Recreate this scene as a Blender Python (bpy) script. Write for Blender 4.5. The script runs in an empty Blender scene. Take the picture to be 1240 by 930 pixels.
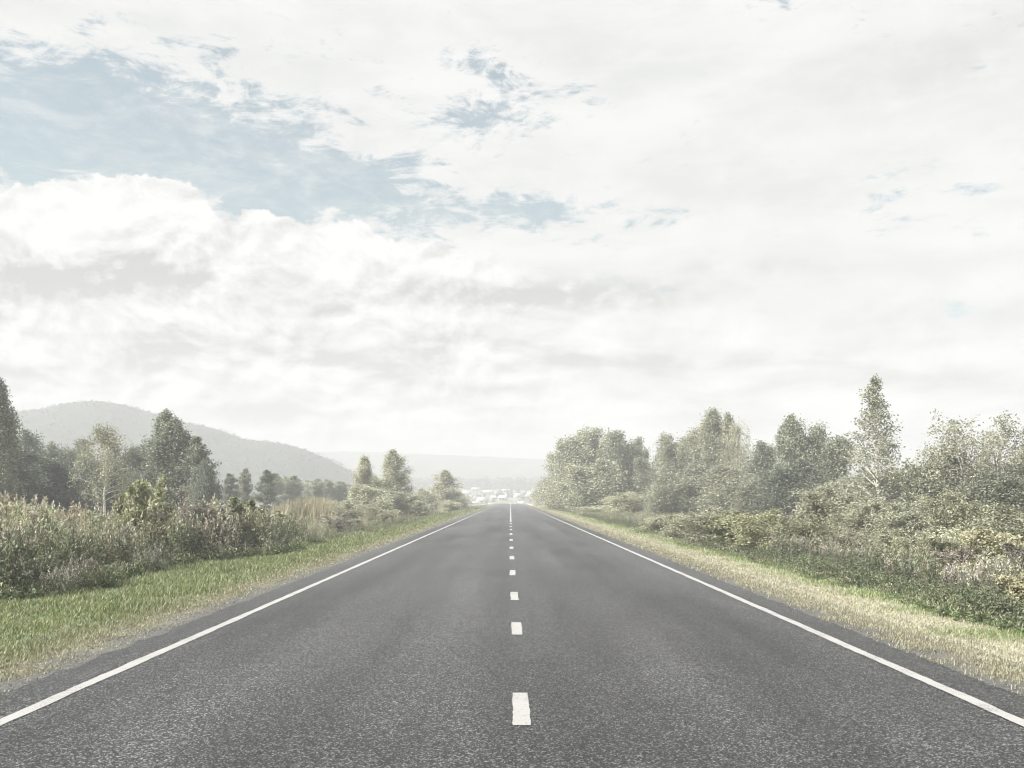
import bpy, math
import numpy as np
from math import radians, sin, cos, pi

S = bpy.context.scene
COL = S.collection
HORIZON, VPX, F, EYE = 604.0, 618.0, 1090.0, 1.5      # photo horizon row, vanishing column, focal length in px, eye height

# ------------------------------------------------------------------ helpers
def tag(o, label=None, cat=None, group=None, kind=None):
    if label: o['label'] = label
    if cat: o['category'] = cat
    if group: o['group'] = group
    if kind: o['kind'] = kind
    return o

def mesh(name, V, polys, mat, col=None, smooth=False):
    """V (n,3); polys: list of index arrays (m,k)."""
    me = bpy.data.meshes.new(name)
    V = np.asarray(V, np.float32)
    me.vertices.add(len(V)); me.vertices.foreach_set('co', V.ravel())
    polys = [np.asarray(p, np.int32) for p in polys if len(p)]
    loops = np.concatenate([p.ravel() for p in polys])
    tot = np.concatenate([np.full(len(p), p.shape[1], np.int32) for p in polys])
    start = np.concatenate([[0], np.cumsum(tot)[:-1]]).astype(np.int32)
    me.loops.add(len(loops)); me.loops.foreach_set('vertex_index', loops)
    me.polygons.add(len(tot)); me.polygons.foreach_set('loop_start', start)
    try: me.polygons.foreach_set('loop_total', tot)
    except Exception: pass
    me.update(calc_edges=True)
    if col is not None:
        a = me.color_attributes.new('Col', 'FLOAT_COLOR', 'POINT')
        c = np.ones((len(V), 4), np.float32); c[:, :3] = col
        a.data.foreach_set('color', c.ravel())
    if smooth:
        me.polygons.foreach_set('use_smooth', np.ones(len(tot), bool))
    for m in (mat if isinstance(mat, (list, tuple)) else [mat]):
        me.materials.append(m)
    return me

def obj(name, me, parent=None, loc=(0, 0, 0)):
    o = bpy.data.objects.new(name, me); COL.objects.link(o)
    o.location = loc
    if parent is not None: o.parent = parent
    return o

def empty(name, loc, rotz=0.0, scale=(1, 1, 1)):
    o = bpy.data.objects.new(name, None); COL.objects.link(o)
    o.location = loc; o.rotation_euler = (0, 0, rotz); o.scale = scale
    o.empty_display_size = 0.3
    return o

def smooth01(t):
    t = np.clip(t, 0, 1); return t * t * (3 - 2 * t)

_rs = np.random.RandomState(5)
_WV = [(_rs.uniform(-1, 1, 2), _rs.uniform(0, 6.28)) for _ in range(40)]
def wob(x, y, wl, seed=0, n=6):
    """cheap smooth noise about -1..1 with wavelength wl"""
    r = np.random.RandomState(1000 + seed); s = 0.0
    for i in range(n):
        a = r.uniform(0, 6.283); k = 6.283 / wl * r.uniform(.6, 1.8)
        s = s + np.sin((x * cos(a) + y * sin(a)) * k + r.uniform(0, 6.283))
    return s / math.sqrt(n)

# ------------------------------------------------------------------ terrain
_PY = np.arange(-200, 2400, 2.0)
_pts = [(-200, 0), (290, 0), (330, -.25), (360, -1.6), (400, -4.6), (440, -4.0), (480, -.6), (520, 2.0), (600, 5.0), (680, 8.2), (760, 13.0), (860, 17), (1000, 19), (2400, 22)]
_PZ = np.interp(_PY, [p[0] for p in _pts], [p[1] for p in _pts])
_k = np.hanning(21); _k /= _k.sum()
_PZ = np.convolve(np.pad(_PZ, 10, mode='edge'), _k, 'valid')
def prof(y): return np.interp(y, _PY, _PZ)
def gz(x, y):
    x = np.asarray(x, float); y = np.asarray(y, float)
    ax = np.abs(x)
    side = -0.05 - 0.30 * smooth01((ax - 4.3) / 5.0)
    rough = 0.05 * wob(x, y, 7.0, 1) * smooth01((ax - 5) / 4) + 0.5 * wob(x, y, 160, 2) * smooth01((ax - 25) / 60)
    far = 1.2 * wob(x, y, 220, 3) * smooth01((y - 430) / 200)
    return prof(y) + side + rough + far
def gz1(x, y): return float(gz(x, y))
def at(px, d): return (px - VPX) / F * d

# ------------------------------------------------------------------ materials
def newmat(name):
    m = bpy.data.materials.new(name); m.use_nodes = True
    nt = m.node_tree; nt.nodes.clear()
    return m, nt, nt.nodes, nt.links

def N(nt, typ, **kw):
    n = nt.nodes.new(typ)
    for k, v in kw.items():
        if k == 'inp':
            for kk, vv in v.items():
                if isinstance(vv, bpy.types.NodeSocket): nt.links.new(vv, n.inputs[kk])
                else: n.inputs[kk].default_value = vv
        else: setattr(n, k, v)
    return n
def M_(nt, op, a, b=None, c=None, clamp=False):
    n = nt.nodes.new('ShaderNodeMath'); n.operation = op; n.use_clamp = clamp
    for i, v in enumerate((a, b, c)):
        if v is None: continue
        if isinstance(v, bpy.types.NodeSocket): nt.links.new(v, n.inputs[i])
        else: n.inputs[i].default_value = v
    return n.outputs[0]
def SS(nt, v, lo, hi):
    n = nt.nodes.new('ShaderNodeMapRange'); n.interpolation_type = 'SMOOTHSTEP'
    nt.links.new(v, n.inputs[0])
    for i, q in ((1, lo), (2, hi)):
        if isinstance(q, bpy.types.NodeSocket): nt.links.new(q, n.inputs[i])
        else: n.inputs[i].default_value = q
    return n.outputs[0]
def MIX(nt, f, a, b, mode='MIX'):
    n = nt.nodes.new('ShaderNodeMix'); n.data_type = 'RGBA'; n.blend_type = mode
    for k, v in ((0, f), (6, a), (7, b)):
        if isinstance(v, bpy.types.NodeSocket): nt.links.new(v, n.inputs[k])
        elif k == 0: n.inputs[0].default_value = v
        else: n.inputs[k].default_value = (*v, 1) if len(v) == 3 else v
    return n.outputs[2]
def NOISE(nt, vec, scale, detail=4, rough=.55, dist=0.0, lac=2.0):
    n = nt.nodes.new('ShaderNodeTexNoise')
    n.inputs['Scale'].default_value = scale; n.inputs['Detail'].default_value = detail
    n.inputs['Roughness'].default_value = rough; n.inputs['Distortion'].default_value = dist
    n.inputs['Lacunarity'].default_value = lac
    nt.links.new(vec, n.inputs['Vector'])
    return n.outputs['Fac']
def MAPV(nt, vec, scale=(1, 1, 1), loc=(0, 0, 0)):
    n = nt.nodes.new('ShaderNodeMapping'); nt.links.new(vec, n.inputs[0])
    n.inputs['Scale'].default_value = scale; n.inputs['Location'].default_value = loc
    return n.outputs[0]

def leaf_mat(name, transl=.35, gloss=.03, vary=.18, rough=.6):
    m, nt, nd, lk = newmat(name)
    att = N(nt, 'ShaderNodeAttribute', attribute_name='Col')
    oi = N(nt, 'ShaderNodeObjectInfo')
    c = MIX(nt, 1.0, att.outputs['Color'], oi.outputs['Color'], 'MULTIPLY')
    hsv = N(nt, 'ShaderNodeHueSaturation')
    lk.new(c, hsv.inputs['Color'])
    lk.new(M_(nt, 'ADD', M_(nt, 'MULTIPLY', oi.outputs['Random'], vary), 1 - vary / 2), hsv.inputs['Value'])
    d = N(nt, 'ShaderNodeBsdfDiffuse'); t = N(nt, 'ShaderNodeBsdfTranslucent'); g = N(nt, 'ShaderNodeBsdfGlossy')
    lk.new(hsv.outputs[0], d.inputs[0]); lk.new(hsv.outputs[0], t.inputs[0])
    g.inputs['Roughness'].default_value = rough; g.inputs['Color'].default_value = (1, 1, 1, 1)
    a = N(nt, 'ShaderNodeMixShader'); a.inputs[0].default_value = transl
    lk.new(d.outputs[0], a.inputs[1]); lk.new(t.outputs[0], a.inputs[2])
    b = N(nt, 'ShaderNodeMixShader'); b.inputs[0].default_value = gloss
    lk.new(a.outputs[0], b.inputs[1]); lk.new(g.outputs[0], b.inputs[2])
    o = N(nt, 'ShaderNodeOutputMaterial'); lk.new(b.outputs[0], o.inputs[0])
    return m

def bark_mat(name, c1, c2, scale=6, thr=.5):
    m, nt, nd, lk = newmat(name)
    tc = N(nt, 'ShaderNodeTexCoord')
    n = NOISE(nt, MAPV(nt, tc.outputs['Object'], (1, 1, 2.5)), scale, 4, .6)
    c = MIX(nt, SS(nt, n, thr - .06, thr + .08), c1, c2)
    p = N(nt, 'ShaderNodeBsdfPrincipled'); lk.new(c, p.inputs['Base Color']); p.inputs['Roughness'].default_value = .85
    o = N(nt, 'ShaderNodeOutputMaterial'); lk.new(p.outputs[0], o.inputs[0])
    return m

MAT_LEAF = leaf_mat('leaf')
MAT_GRASS = leaf_mat('grass_blade', .42, .03, 0)
MAT_WEED = leaf_mat('weed_leaf', .3, .025, 0)
MAT_BIRCH = bark_mat('birch_bark', (.62, .60, .56), (.10, .09, .085), 5, .60)
MAT_BARK = bark_mat('grey_bark', (.24, .22, .19), (.10, .09, .08), 9, .5)
MAT_PALE = bark_mat('pale_bark', (.42, .40, .36), (.20, .18, .16), 8, .55)

def make_asphalt():
    m, nt, nd, lk = newmat('asphalt')
    tc = N(nt, 'ShaderNodeTexCoord'); v = tc.outputs['Object']
    big = NOISE(nt, MAPV(nt, v, (1, .30, 1)), .42, 6, .62, .4)
    track = NOISE(nt, MAPV(nt, v, (1, .03, 1)), 1.1, 3, .5)
    patch = NOISE(nt, MAPV(nt, v, (1, .8, 1)), 2.3, 6, .68, .6)
    vor = N(nt, 'ShaderNodeTexVoronoi'); vor.inputs['Scale'].default_value = 98; lk.new(v, vor.inputs['Vector'])
    sepc = N(nt, 'ShaderNodeSeparateColor'); lk.new(vor.outputs['Color'], sepc.inputs[0])
    fine = NOISE(nt, v, 160, 3, .7)
    stone = M_(nt, 'ADD', M_(nt, 'MULTIPLY', sepc.outputs[0], .65), M_(nt, 'MULTIPLY', fine, .5))
    ramp = N(nt, 'ShaderNodeValToRGB'); lk.new(stone, ramp.inputs[0])
    e = ramp.color_ramp.elements
    e[0].position = .22; e[0].color = (.0045, .006, .009, 1)
    e[1].position = .95; e[1].color = (.33, .325, .30, 1)
    x = e.new(.50); x.color = (.0135, .0148, .0168, 1)
    x = e.new(.75); x.color = (.058, .0595, .0595, 1)
    w = M_(nt, 'ADD', M_(nt, 'MULTIPLY', big, .75), M_(nt, 'MULTIPLY', track, .75))
    lum = N(nt, 'ShaderNodeMapRange'); lk.new(w, lum.inputs[0])
    lum.inputs[1].default_value = .52; lum.inputs[2].default_value = .98; lum.inputs[3].default_value = .22; lum.inputs[4].default_value = 1.14
    g = N(nt, 'ShaderNodeCombineColor')
    for i in range(3): lk.new(lum.outputs[0], g.inputs[i])
    c = MIX(nt, 1.0, ramp.outputs[0], g.outputs[0], 'MULTIPLY')
    c = MIX(nt, M_(nt, 'MULTIPLY', SS(nt, patch, .60, .72), .55), c, (.022, .023, .026))          # dark pits and tar scars
    speck = NOISE(nt, MAPV(nt, v, (1, .6, 1)), 11, 3, .6)
    c = MIX(nt, M_(nt, 'MULTIPLY', SS(nt, speck, .66, .72), .7), c, (.012, .013, .015))                # small pits
    crk = N(nt, 'ShaderNodeTexVoronoi', feature='DISTANCE_TO_EDGE'); crk.inputs['Scale'].default_value = .33
    wv = N(nt, 'ShaderNodeVectorMath', operation='ADD'); nv = N(nt, 'ShaderNodeTexNoise'); nv.inputs['Scale'].default_value = 2.2; nv.inputs['Detail'].default_value = 6
    lk.new(v, nv.inputs['Vector']); lk.new(v, wv.inputs[0]); lk.new(nv.outputs['Color'], wv.inputs[1]); lk.new(wv.outputs[0], crk.inputs['Vector'])
    crack = M_(nt, 'MULTIPLY', M_(nt, 'SUBTRACT', 1.0, SS(nt, crk.outputs['Distance'], .001, .006)), SS(nt, big, .48, .62))
    c = MIX(nt, M_(nt, 'MULTIPLY', crack, .8), c, (.008, .009, .010))                                  # hairline cracks
    p = N(nt, 'ShaderNodeBsdfPrincipled'); lk.new(c, p.inputs['Base Color'])
    p.inputs['Roughness'].default_value = .42; p.inputs['Specular IOR Level'].default_value = .19
    b = N(nt, 'ShaderNodeBump'); b.inputs['Strength'].default_value = .55; b.inputs['Distance'].default_value = .006
    lk.new(stone, b.inputs['Height']); lk.new(b.outputs[0], p.inputs['Normal'])
    o = N(nt, 'ShaderNodeOutputMaterial'); lk.new(p.outputs[0], o.inputs[0])
    return m
MAT_ASPHALT = make_asphalt()

def make_paint():
    m, nt, nd, lk = newmat('worn_road_paint')
    tc = N(nt, 'ShaderNodeTexCoord'); v = tc.outputs['Object']
    n1 = NOISE(nt, v, 70, 4, .7); n2 = NOISE(nt, v, 3.0, 4, .6)
    wear = SS(nt, M_(nt, 'ADD', n1, M_(nt, 'MULTIPLY', n2, .5)), .78, .96)
    c = MIX(nt, M_(nt, 'MULTIPLY', wear, .75), (.275, .275, .264), (.05, .05, .049))
    c = MIX(nt, M_(nt, 'MULTIPLY', n2, .3), c, (.19, .19, .182))
    p = N(nt, 'ShaderNodeBsdfPrincipled'); lk.new(c, p.inputs['Base Color']); p.inputs['Roughness'].default_value = .7
    b = N(nt, 'ShaderNodeBump'); b.inputs['Strength'].default_value = .4; b.inputs['Distance'].default_value = .004
    lk.new(n1, b.inputs['Height']); lk.new(b.outputs[0], p.inputs['Normal'])
    o = N(nt, 'ShaderNodeOutputMaterial'); lk.new(p.outputs[0], o.inputs[0])
    return m
MAT_PAINT = make_paint()

def make_ground():
    m, nt, nd, lk = newmat('field_soil')
    tc = N(nt, 'ShaderNodeTexCoord'); v = tc.outputs['Object']
    n1 = NOISE(nt, v, .25, 6, .65); n2 = NOISE(nt, v, 9, 5, .7); n3 = NOISE(nt, v, .012, 4, .6)
    c = MIX(nt, SS(nt, n1, .35, .65), (.10, .12, .055), (.20, .19, .11))
    c = MIX(nt, SS(nt, n3, .52, .66), c, (.34, .33, .24))
    c = MIX(nt, SS(nt, n2, .45, .75), c, (.06, .065, .04))
    p = N(nt, 'ShaderNodeBsdfPrincipled'); lk.new(c, p.inputs['Base Color']); p.inputs['Roughness'].default_value = .95
    b = N(nt, 'ShaderNodeBump'); b.inputs['Strength'].default_value = .8; b.inputs['Distance'].default_value = .05
    lk.new(n2, b.inputs['Height']); lk.new(b.outputs[0], p.inputs['Normal'])
    o = N(nt, 'ShaderNodeOutputMaterial'); lk.new(p.outputs[0], o.inputs[0])
    return m
MAT_GROUND = make_ground()

def make_verge(name, ca, cb, cc):
    m, nt, nd, lk = newmat(name)
    tc = N(nt, 'ShaderNodeTexCoord'); v = tc.outputs['Object']
    n1 = NOISE(nt, v, 1.1, 5, .6); n2 = NOISE(nt, v, 55, 4, .75)
    c = MIX(nt, SS(nt, n1, .38, .62), ca, cb)
    c = MIX(nt, SS(nt, n2, .48, .66), c, cc)
    p = N(nt, 'ShaderNodeBsdfPrincipled'); lk.new(c, p.inputs['Base Color']); p.inputs['Roughness'].default_value = .95
    b = N(nt, 'ShaderNodeBump'); b.inputs['Strength'].default_value = .9; b.inputs['Distance'].default_value = .02
    lk.new(n2, b.inputs['Height']); lk.new(b.outputs[0], p.inputs['Normal'])
    o = N(nt, 'ShaderNodeOutputMaterial'); lk.new(p.outputs[0], o.inputs[0])
    return m
MAT_GRAVEL = make_verge('gravel', (.13, .125, .105), (.20, .19, .145), (.055, .055, .05))
def make_shoulder():
    m, nt, nd, lk = newmat('shoulder_gravel')
    tc = N(nt, 'ShaderNodeTexCoord'); v = tc.outputs['Object']
    vor = N(nt, 'ShaderNodeTexVoronoi'); vor.inputs['Scale'].default_value = 60; lk.new(v, vor.inputs['Vector'])
    sc_ = N(nt, 'ShaderNodeSeparateColor'); lk.new(vor.outputs['Color'], sc_.inputs[0])
    n1 = NOISE(nt, v, 1.6, 6, .65); n2 = NOISE(nt, v, 40, 4, .75)
    x = N(nt, 'ShaderNodeSeparateXYZ'); lk.new(v, x.inputs[0])
    ax = M_(nt, 'ADD', M_(nt, 'ABSOLUTE', x.outputs[0]), M_(nt, 'ADD', M_(nt, 'MULTIPLY', M_(nt, 'SUBTRACT', n1, .5), 1.5), M_(nt, 'MULTIPLY', M_(nt, 'SUBTRACT', n2, .5), .8)))
    stone = MIX(nt, sc_.outputs[0], (.030, .031, .033), (.11, .108, .098))
    soil = MIX(nt, n2, (.075, .07, .05), (.20, .19, .14))
    c = MIX(nt, SS(nt, ax, 3.95, 4.6), stone, soil)
    p = N(nt, 'ShaderNodeBsdfPrincipled'); lk.new(c, p.inputs['Base Color']); p.inputs['Roughness'].default_value = .95
    b = N(nt, 'ShaderNodeBump'); b.inputs['Strength'].default_value = .9; b.inputs['Distance'].default_value = .015
    lk.new(n2, b.inputs['Height']); lk.new(b.outputs[0], p.inputs['Normal'])
    o = N(nt, 'ShaderNodeOutputMaterial'); lk.new(p.outputs[0], o.inputs[0])
    return m
MAT_GRAVEL = make_shoulder()
MAT_STRAW = make_verge('straw_soil', (.38, .355, .24), (.45, .42, .29), (.22, .205, .14))
MAT_TURF = make_verge('turf_soil', (.10, .13, .05), (.15, .16, .075), (.05, .06, .03))

def make_hillmat(name, c1, c2, c3, fscale):
    m, nt, nd, lk = newmat(name)
    tc = N(nt, 'ShaderNodeTexCoord'); v = tc.outputs['Object']
    n1 = NOISE(nt, v, fscale, 6, .7); n2 = NOISE(nt, v, fscale * .07, 4, .6)
    c = MIX(nt, SS(nt, n1, .40, .62), c1, c2)
    c = MIX(nt, SS(nt, n2, .56, .64), c, c3)
    p = N(nt, 'ShaderNodeBsdfPrincipled'); lk.new(c, p.inputs['Base Color']); p.inputs['Roughness'].default_value = 1
    p.inputs['Specular IOR Level'].default_value = .1
    b = N(nt, 'ShaderNodeBump'); b.inputs['Strength'].default_value = 1; b.inputs['Distance'].default_value = 1.2
    lk.new(n1, b.inputs['Height']); lk.new(b.outputs[0], p.inputs['Normal'])
    o = N(nt, 'ShaderNodeOutputMaterial'); lk.new(p.outputs[0], o.inputs[0])
    return m

def plain(name, col, rough=.8, var=.25, scale=2.0):
    m, nt, nd, lk = newmat(name)
    tc = N(nt, 'ShaderNodeTexCoord')
    n = NOISE(nt, tc.outputs['Object'], scale, 5, .65)
    oi = N(nt, 'ShaderNodeObjectInfo')
    c = MIX(nt, n, tuple(q * (1 - var) for q in col), tuple(min(1, q * (1 + var)) for q in col))
    c = MIX(nt, 1.0, c, oi.outputs['Color'], 'MULTIPLY')
    p = N(nt, 'ShaderNodeBsdfPrincipled'); lk.new(c, p.inputs['Base Color']); p.inputs['Roughness'].default_value = rough
    o = N(nt, 'ShaderNodeOutputMaterial'); lk.new(p.outputs[0], o.inputs[0])
    return m

# ------------------------------------------------------------------ ground sheet
def grid(xs, ys, zf):
    X, Y = np.meshgrid(xs, ys)
    V = np.stack([X.ravel(), Y.ravel(), zf(X, Y).ravel()], 1)
    nx, ny = len(xs), len(ys)
    i = np.arange(nx - 1)[None, :] + nx * np.arange(ny - 1)[:, None]
    i = i.ravel()
    return V, np.stack([i, i + 1, i + 1 + nx, i + nx], 1)
def spread(fine, fstep, growth, end):
    a = list(np.arange(0, fine, fstep)); s = fstep
    while a[-1] < end: s *= growth; a.append(a[-1] + s)
    a[-1] = end
    return np.array(a)
_h = spread(14, .5, 1.12, 1500)
XS = np.concatenate([-_h[:0:-1], _h])
YS = np.concatenate([[-120, -60, -30, -15, -8, -4], np.arange(-2, 60, 1.5), np.arange(60, 500, 5), np.arange(500, 1900, 25)])
V, Fq = grid(XS, YS, gz)
tag(obj('ground', mesh('ground', V, [Fq], MAT_GROUND, smooth=True)), 'open grassy ground either side of the road', kind='structure')

def strip(name, xl, xr, y0, y1, dz, mat, seed, rag=.0, nx=2, step=.12, kind='structure', parent=None, followprof=True):
    """a sheet between two edges (functions of y or numbers) laid dz over the road profile / ground"""
    ys = [y0]
    while ys[-1] < y1: ys.append(ys[-1] + max(step, (abs(ys[-1])) * .012))
    ys = np.array(ys)
    fl = xl(ys) if callable(xl) else np.full(len(ys), xl)
    fr = xr(ys) if callable(xr) else np.full(len(ys), xr)
    r = np.random.RandomState(seed)
    fl = fl + rag * (wob(ys, ys * 0, 1.1, seed) * .5 + r.uniform(-.5, .5, len(ys)))
    fr = fr + rag * (wob(ys, ys * 0, 1.3, seed + 50) * .5 + r.uniform(-.5, .5, len(ys)))
    t = np.linspace(0, 1, nx)
    X = fl[:, None] * (1 - t) + fr[:, None] * t
    Y = np.repeat(ys[:, None], nx, 1)
    Z = (prof(Y) if followprof else gz(X, Y)) + dz
    V = np.stack([X.ravel(), Y.ravel(), Z.ravel()], 1)
    i = (np.arange(nx - 1)[None, :] + nx * np.arange(len(ys) - 1)[:, None]).ravel()
    me = mesh(name, V, [np.stack([i, i + 1, i + 1 + nx, i + nx], 1)], mat, smooth=True)
    o = obj(name, me, parent)
    if parent is None: o['kind'] = kind
    return o

road = strip('road', -3.90, 3.88, -12, 425, 0.0, MAT_ASPHALT, 11, .05, nx=9)
road['label'] = 'straight grey asphalt road with white edge lines running to the horizon'
strip('edge_line', -3.475, -3.365, -12, 420, .004, MAT_PAINT, 12, .010, parent=road)
strip('edge_line', 3.375, 3.485, -12, 420, .004, MAT_PAINT, 13, .010, parent=road)
LX = .022
def dash(y0, y1, w, x, name='centre_dash'):
    strip(name, x - w / 2, x + w / 2, y0, y1, .004, MAT_PAINT, int(y0 * 7) % 900 + 20, .007, step=.05, parent=road)
for y0, y1, x in ((1.9, 2.9, .10), (5.95, 6.93, .074), (9.92, 10.9, .073), (13.3, 14.35, .060), (17.6, 18.75, .045), (22.2, 23.4, .04), (26.9, 28.1, .035), (32.0, 33.4, .03), (37.4, 38.8, .03), (43.0, 44.4, .03), (48.0, 49.4, .025), (53.4, 54.8, .025)):
    dash(y0, y1, .118, x)
dash(58.5, 420, .12, .02, 'centre_line')
strip('gravel_shoulder', lambda y: -5.2 + .10 * wob(y, 0 * y, 6, 4), -3.6, -12, 425, -.005, MAT_GRAVEL, 31, .05, nx=4)['label'] = 'grey gravel shoulder between asphalt and green grass'
strip('gravel_shoulder', 3.6, lambda y: 4.9 + .10 * wob(y, 0 * y, 6, 5), -12, 425, -.005, MAT_GRAVEL, 33, .05, nx=4)['label'] = 'gravel shoulder between asphalt and straw coloured verge'
strip('straw_verge', lambda y: 4.62 + .06 * wob(y, 0 * y, 4, 6), lambda y: 6.0 + .15 * wob(y, 0 * y, 9, 7), -12, 300, .055, MAT_STRAW, 35, .05, nx=5, followprof=False)['label'] = 'pale straw coloured verge along the road'
strip('grass_verge', lambda y: -8.2 + .3 * wob(y, 0 * y, 9, 8), lambda y: -4.80 + .10 * wob(y, 0 * y, 3, 9), -12, 300, .055, MAT_TURF, 37, .05, nx=6, followprof=False)['label'] = 'green grass verge along the road'

# ------------------------------------------------------------------ blades of grass (uncountable)
def blades(n, xy, ln, wd, lean, cols, seed, dz=0.0, follow=True):
    r = np.random.RandomState(seed)
    x, y = xy[:, 0], xy[:, 1]
    z = np.maximum(gz(x, y) + .045, np.where(np.abs(x) < 4.9, prof(y) - .006, -99)) + dz
    a = r.uniform(0, 2 * pi, n); le = lean * r.uniform(.2, 1.3, n)
    d = np.stack([np.cos(a), np.sin(a)], 1); p = np.stack([-np.sin(a), np.cos(a)], 1)
    base = np.stack([x, y, z], 1)
    def off(t, lv): # along
        o = np.zeros((n, 3)); o[:, :2] = d * (np.sin(le * lv) * ln * t)[:, None]; o[:, 2] = np.cos(le * lv) * ln * t
        return o
    w3 = np.concatenate([p * (wd / 2)[:, None], np.zeros((n, 1))], 1)
    mid = base + off(.55, .6); tip = mid + off(.5, 1.5)
    V = np.stack([base - w3 * .6, base + w3 * .6, mid + w3, mid - w3, tip], 1).reshape(-1, 3)
    i = np.arange(n)[:, None] * 5
    C = np.repeat(cols, 5, 0)
    return V, np.concatenate([i, i + 1, i + 2, i + 3], 1), np.concatenate([i + 3, i + 2, i + 4], 1), C

def sample_strip(n, xl, xr, y0, y1, seed, pw=1.0):
    """points with density falling as 1/y^pw"""
    r = np.random.RandomState(seed); u = r.uniform(0, 1, n)
    if abs(pw - 1) < 1e-3: y = y0 * (y1 / y0) ** u
    else:
        q = 1 - pw; y = (y0 ** q + u * (y1 ** q - y0 ** q)) ** (1 / q)
    l = xl(y) if callable(xl) else xl; rr = xr(y) if callable(xr) else xr
    x = l + (rr - l) * r.uniform(0, 1, n)
    return np.stack([x, y], 1)
def huevary(base, n, seed, lum=.25, alt=None, pa=.15):
    r = np.random.RandomState(seed)
    c = np.tile(np.array(base, float), (n, 1))
    if alt is not None:
        k = r.uniform(0, 1, n) < pa; c[k] = alt
    return np.clip(c * (1 + lum * r.normal(0, 1, n))[:, None], .01, .8) * (1 + .05 * r.normal(0, 1, (n, 3)))

def grass_obj(name, sets, label, cat):
    Vs, Q, T, C, b = [], [], [], [], 0
    for V, q, t, c in sets:
        Vs.append(V); Q.append(q + b); T.append(t + b); C.append(c); b += len(V)
    me = mesh(name, np.concatenate(Vs), [np.concatenate(Q), np.concatenate(T)], MAT_GRASS, np.clip(np.concatenate(C), .005, .9))
    return tag(obj(name, me), label, cat, kind='stuff')

def lod(y, near=9.0): return np.maximum(1, y / near)
sets = []
xy = sample_strip(270000, lambda y: -8.9 + .5 * wob(y, 0 * y, 9, 8), -3.9, 3.2, 190, 41, 1.25)
r = np.random.RandomState(42); xy = xy[r.uniform(0, 1, len(xy)) < .04 + .96 * smooth01((-xy[:, 0] - 3.92 + .12 * wob(xy[:, 0], xy[:, 1], .9, 71)) / .6)]; n = len(xy)
tall = 1 + .35 * wob(xy[:, 0], xy[:, 1], 2.2, 10) + .35 * smooth01((-xy[:, 0] - 6.2) / 2)
edge = smooth01((-xy[:, 0] - 4.2) / .9)
patch = smooth01(.5 + .5 * wob(xy[:, 0], xy[:, 1], 1.7, 17))
c = huevary((.130, .170, .062), n, 43, .28, (.27, .28, .16), .28)
c = c * (1 - .35 * patch)[:, None] + np.array([.20, .205, .085]) * (.35 * patch)[:, None]
c = c * edge[:, None] + np.array([.26, .25, .16]) * (1 - edge)[:, None]
sets.append(blades(n, xy, r.uniform(.035, .11, n) * np.clip(tall, .5, 2) * (.30 + .70 * edge) * lod(xy[:, 1]) ** .25, r.uniform(.006, .013, n) * lod(xy[:, 1]) ** .75, .75, c, 44))
grass_obj('green_grass', sets, 'short green grass along the left side of the road', 'grass')

sets = []
xy = sample_strip(230000, 3.85, lambda y: 6.1 + .2 * wob(y, 0 * y, 9, 7), 3.2, 190, 51, 1.25)
r = np.random.RandomState(52); xy = xy[r.uniform(0, 1, len(xy)) < .05 + .95 * smooth01((xy[:, 0] - 3.86 + .15 * wob(xy[:, 0], xy[:, 1], 1.1, 72)) / .5)]; n = len(xy)
gmix = smooth01((xy[:, 0] - 5.0 + .35 * wob(xy[:, 0], xy[:, 1], 2.5, 12)) / 1.0)
inner = smooth01((4.75 - xy[:, 0]) / .55)
c = huevary((.385, .372, .285), n, 53, .07, (.31, .30, .19), .15)
g = huevary((.20, .26, .10), n, 54, .22, (.36, .36, .2), .2)
c = c * (1 - gmix)[:, None] + g * gmix[:, None]
c = c * (1 - .45 * inner)[:, None] + np.array([.21, .19, .10]) * (.45 * inner)[:, None]
sets.append(blades(n, xy, r.uniform(.018, .055, n) * (1 + 1.3 * gmix) * lod(xy[:, 1]) ** .25, r.uniform(.0045, .009, n) * lod(xy[:, 1]) ** .8, 1.0, c, 55))
grass_obj('dry_grass', sets, 'short straw coloured grass along the right side of the road', 'grass')

def loose_stones():
    r = np.random.RandomState(301); n = 5200
    y = 3.0 * (90 / 3.0) ** r.uniform(0, 1, n); sd = np.where(r.uniform(0, 1, n) < .5, -1, 1)
    x = sd * (3.98 + np.abs(r.normal(0, .28, n))); s_ = r.uniform(.004, .014, n) * np.maximum(1, y / 14) ** .6
    base = np.array([[1, 0, 0], [-.5, .87, 0], [-.5, -.87, 0], [.2, .1, .9]])
    a = r.uniform(0, 6.283, n); ca, sa = np.cos(a), np.sin(a)
    k = r.uniform(.6, 1.4, (n, 1))
    V = np.stack([base[None, :, 0] * ca[:, None] - base[None, :, 1] * sa[:, None] * k, base[None, :, 0] * sa[:, None] + base[None, :, 1] * ca[:, None] * k, np.repeat(base[None, :, 2], n, 0)], 2) * s_[:, None, None]
    V += np.stack([x, y, prof(y) - .004], 1)[:, None, :]
    i = np.arange(n)[:, None] * 4
    F3 = np.concatenate([i + np.array([[0, 1, 3]]), i + np.array([[1, 2, 3]]), i + np.array([[2, 0, 3]])])
    c = np.repeat(huevary((.17, .165, .14), n, 302, .45), 4, 0)
    tag(obj('loose_gravel', mesh('loose_gravel', V.reshape(-1, 3), [F3], MAT_GRASS, np.clip(c, .02, .5))), 'loose grey stones scattered along both asphalt edges', 'gravel', kind='stuff')
loose_stones()

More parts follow.
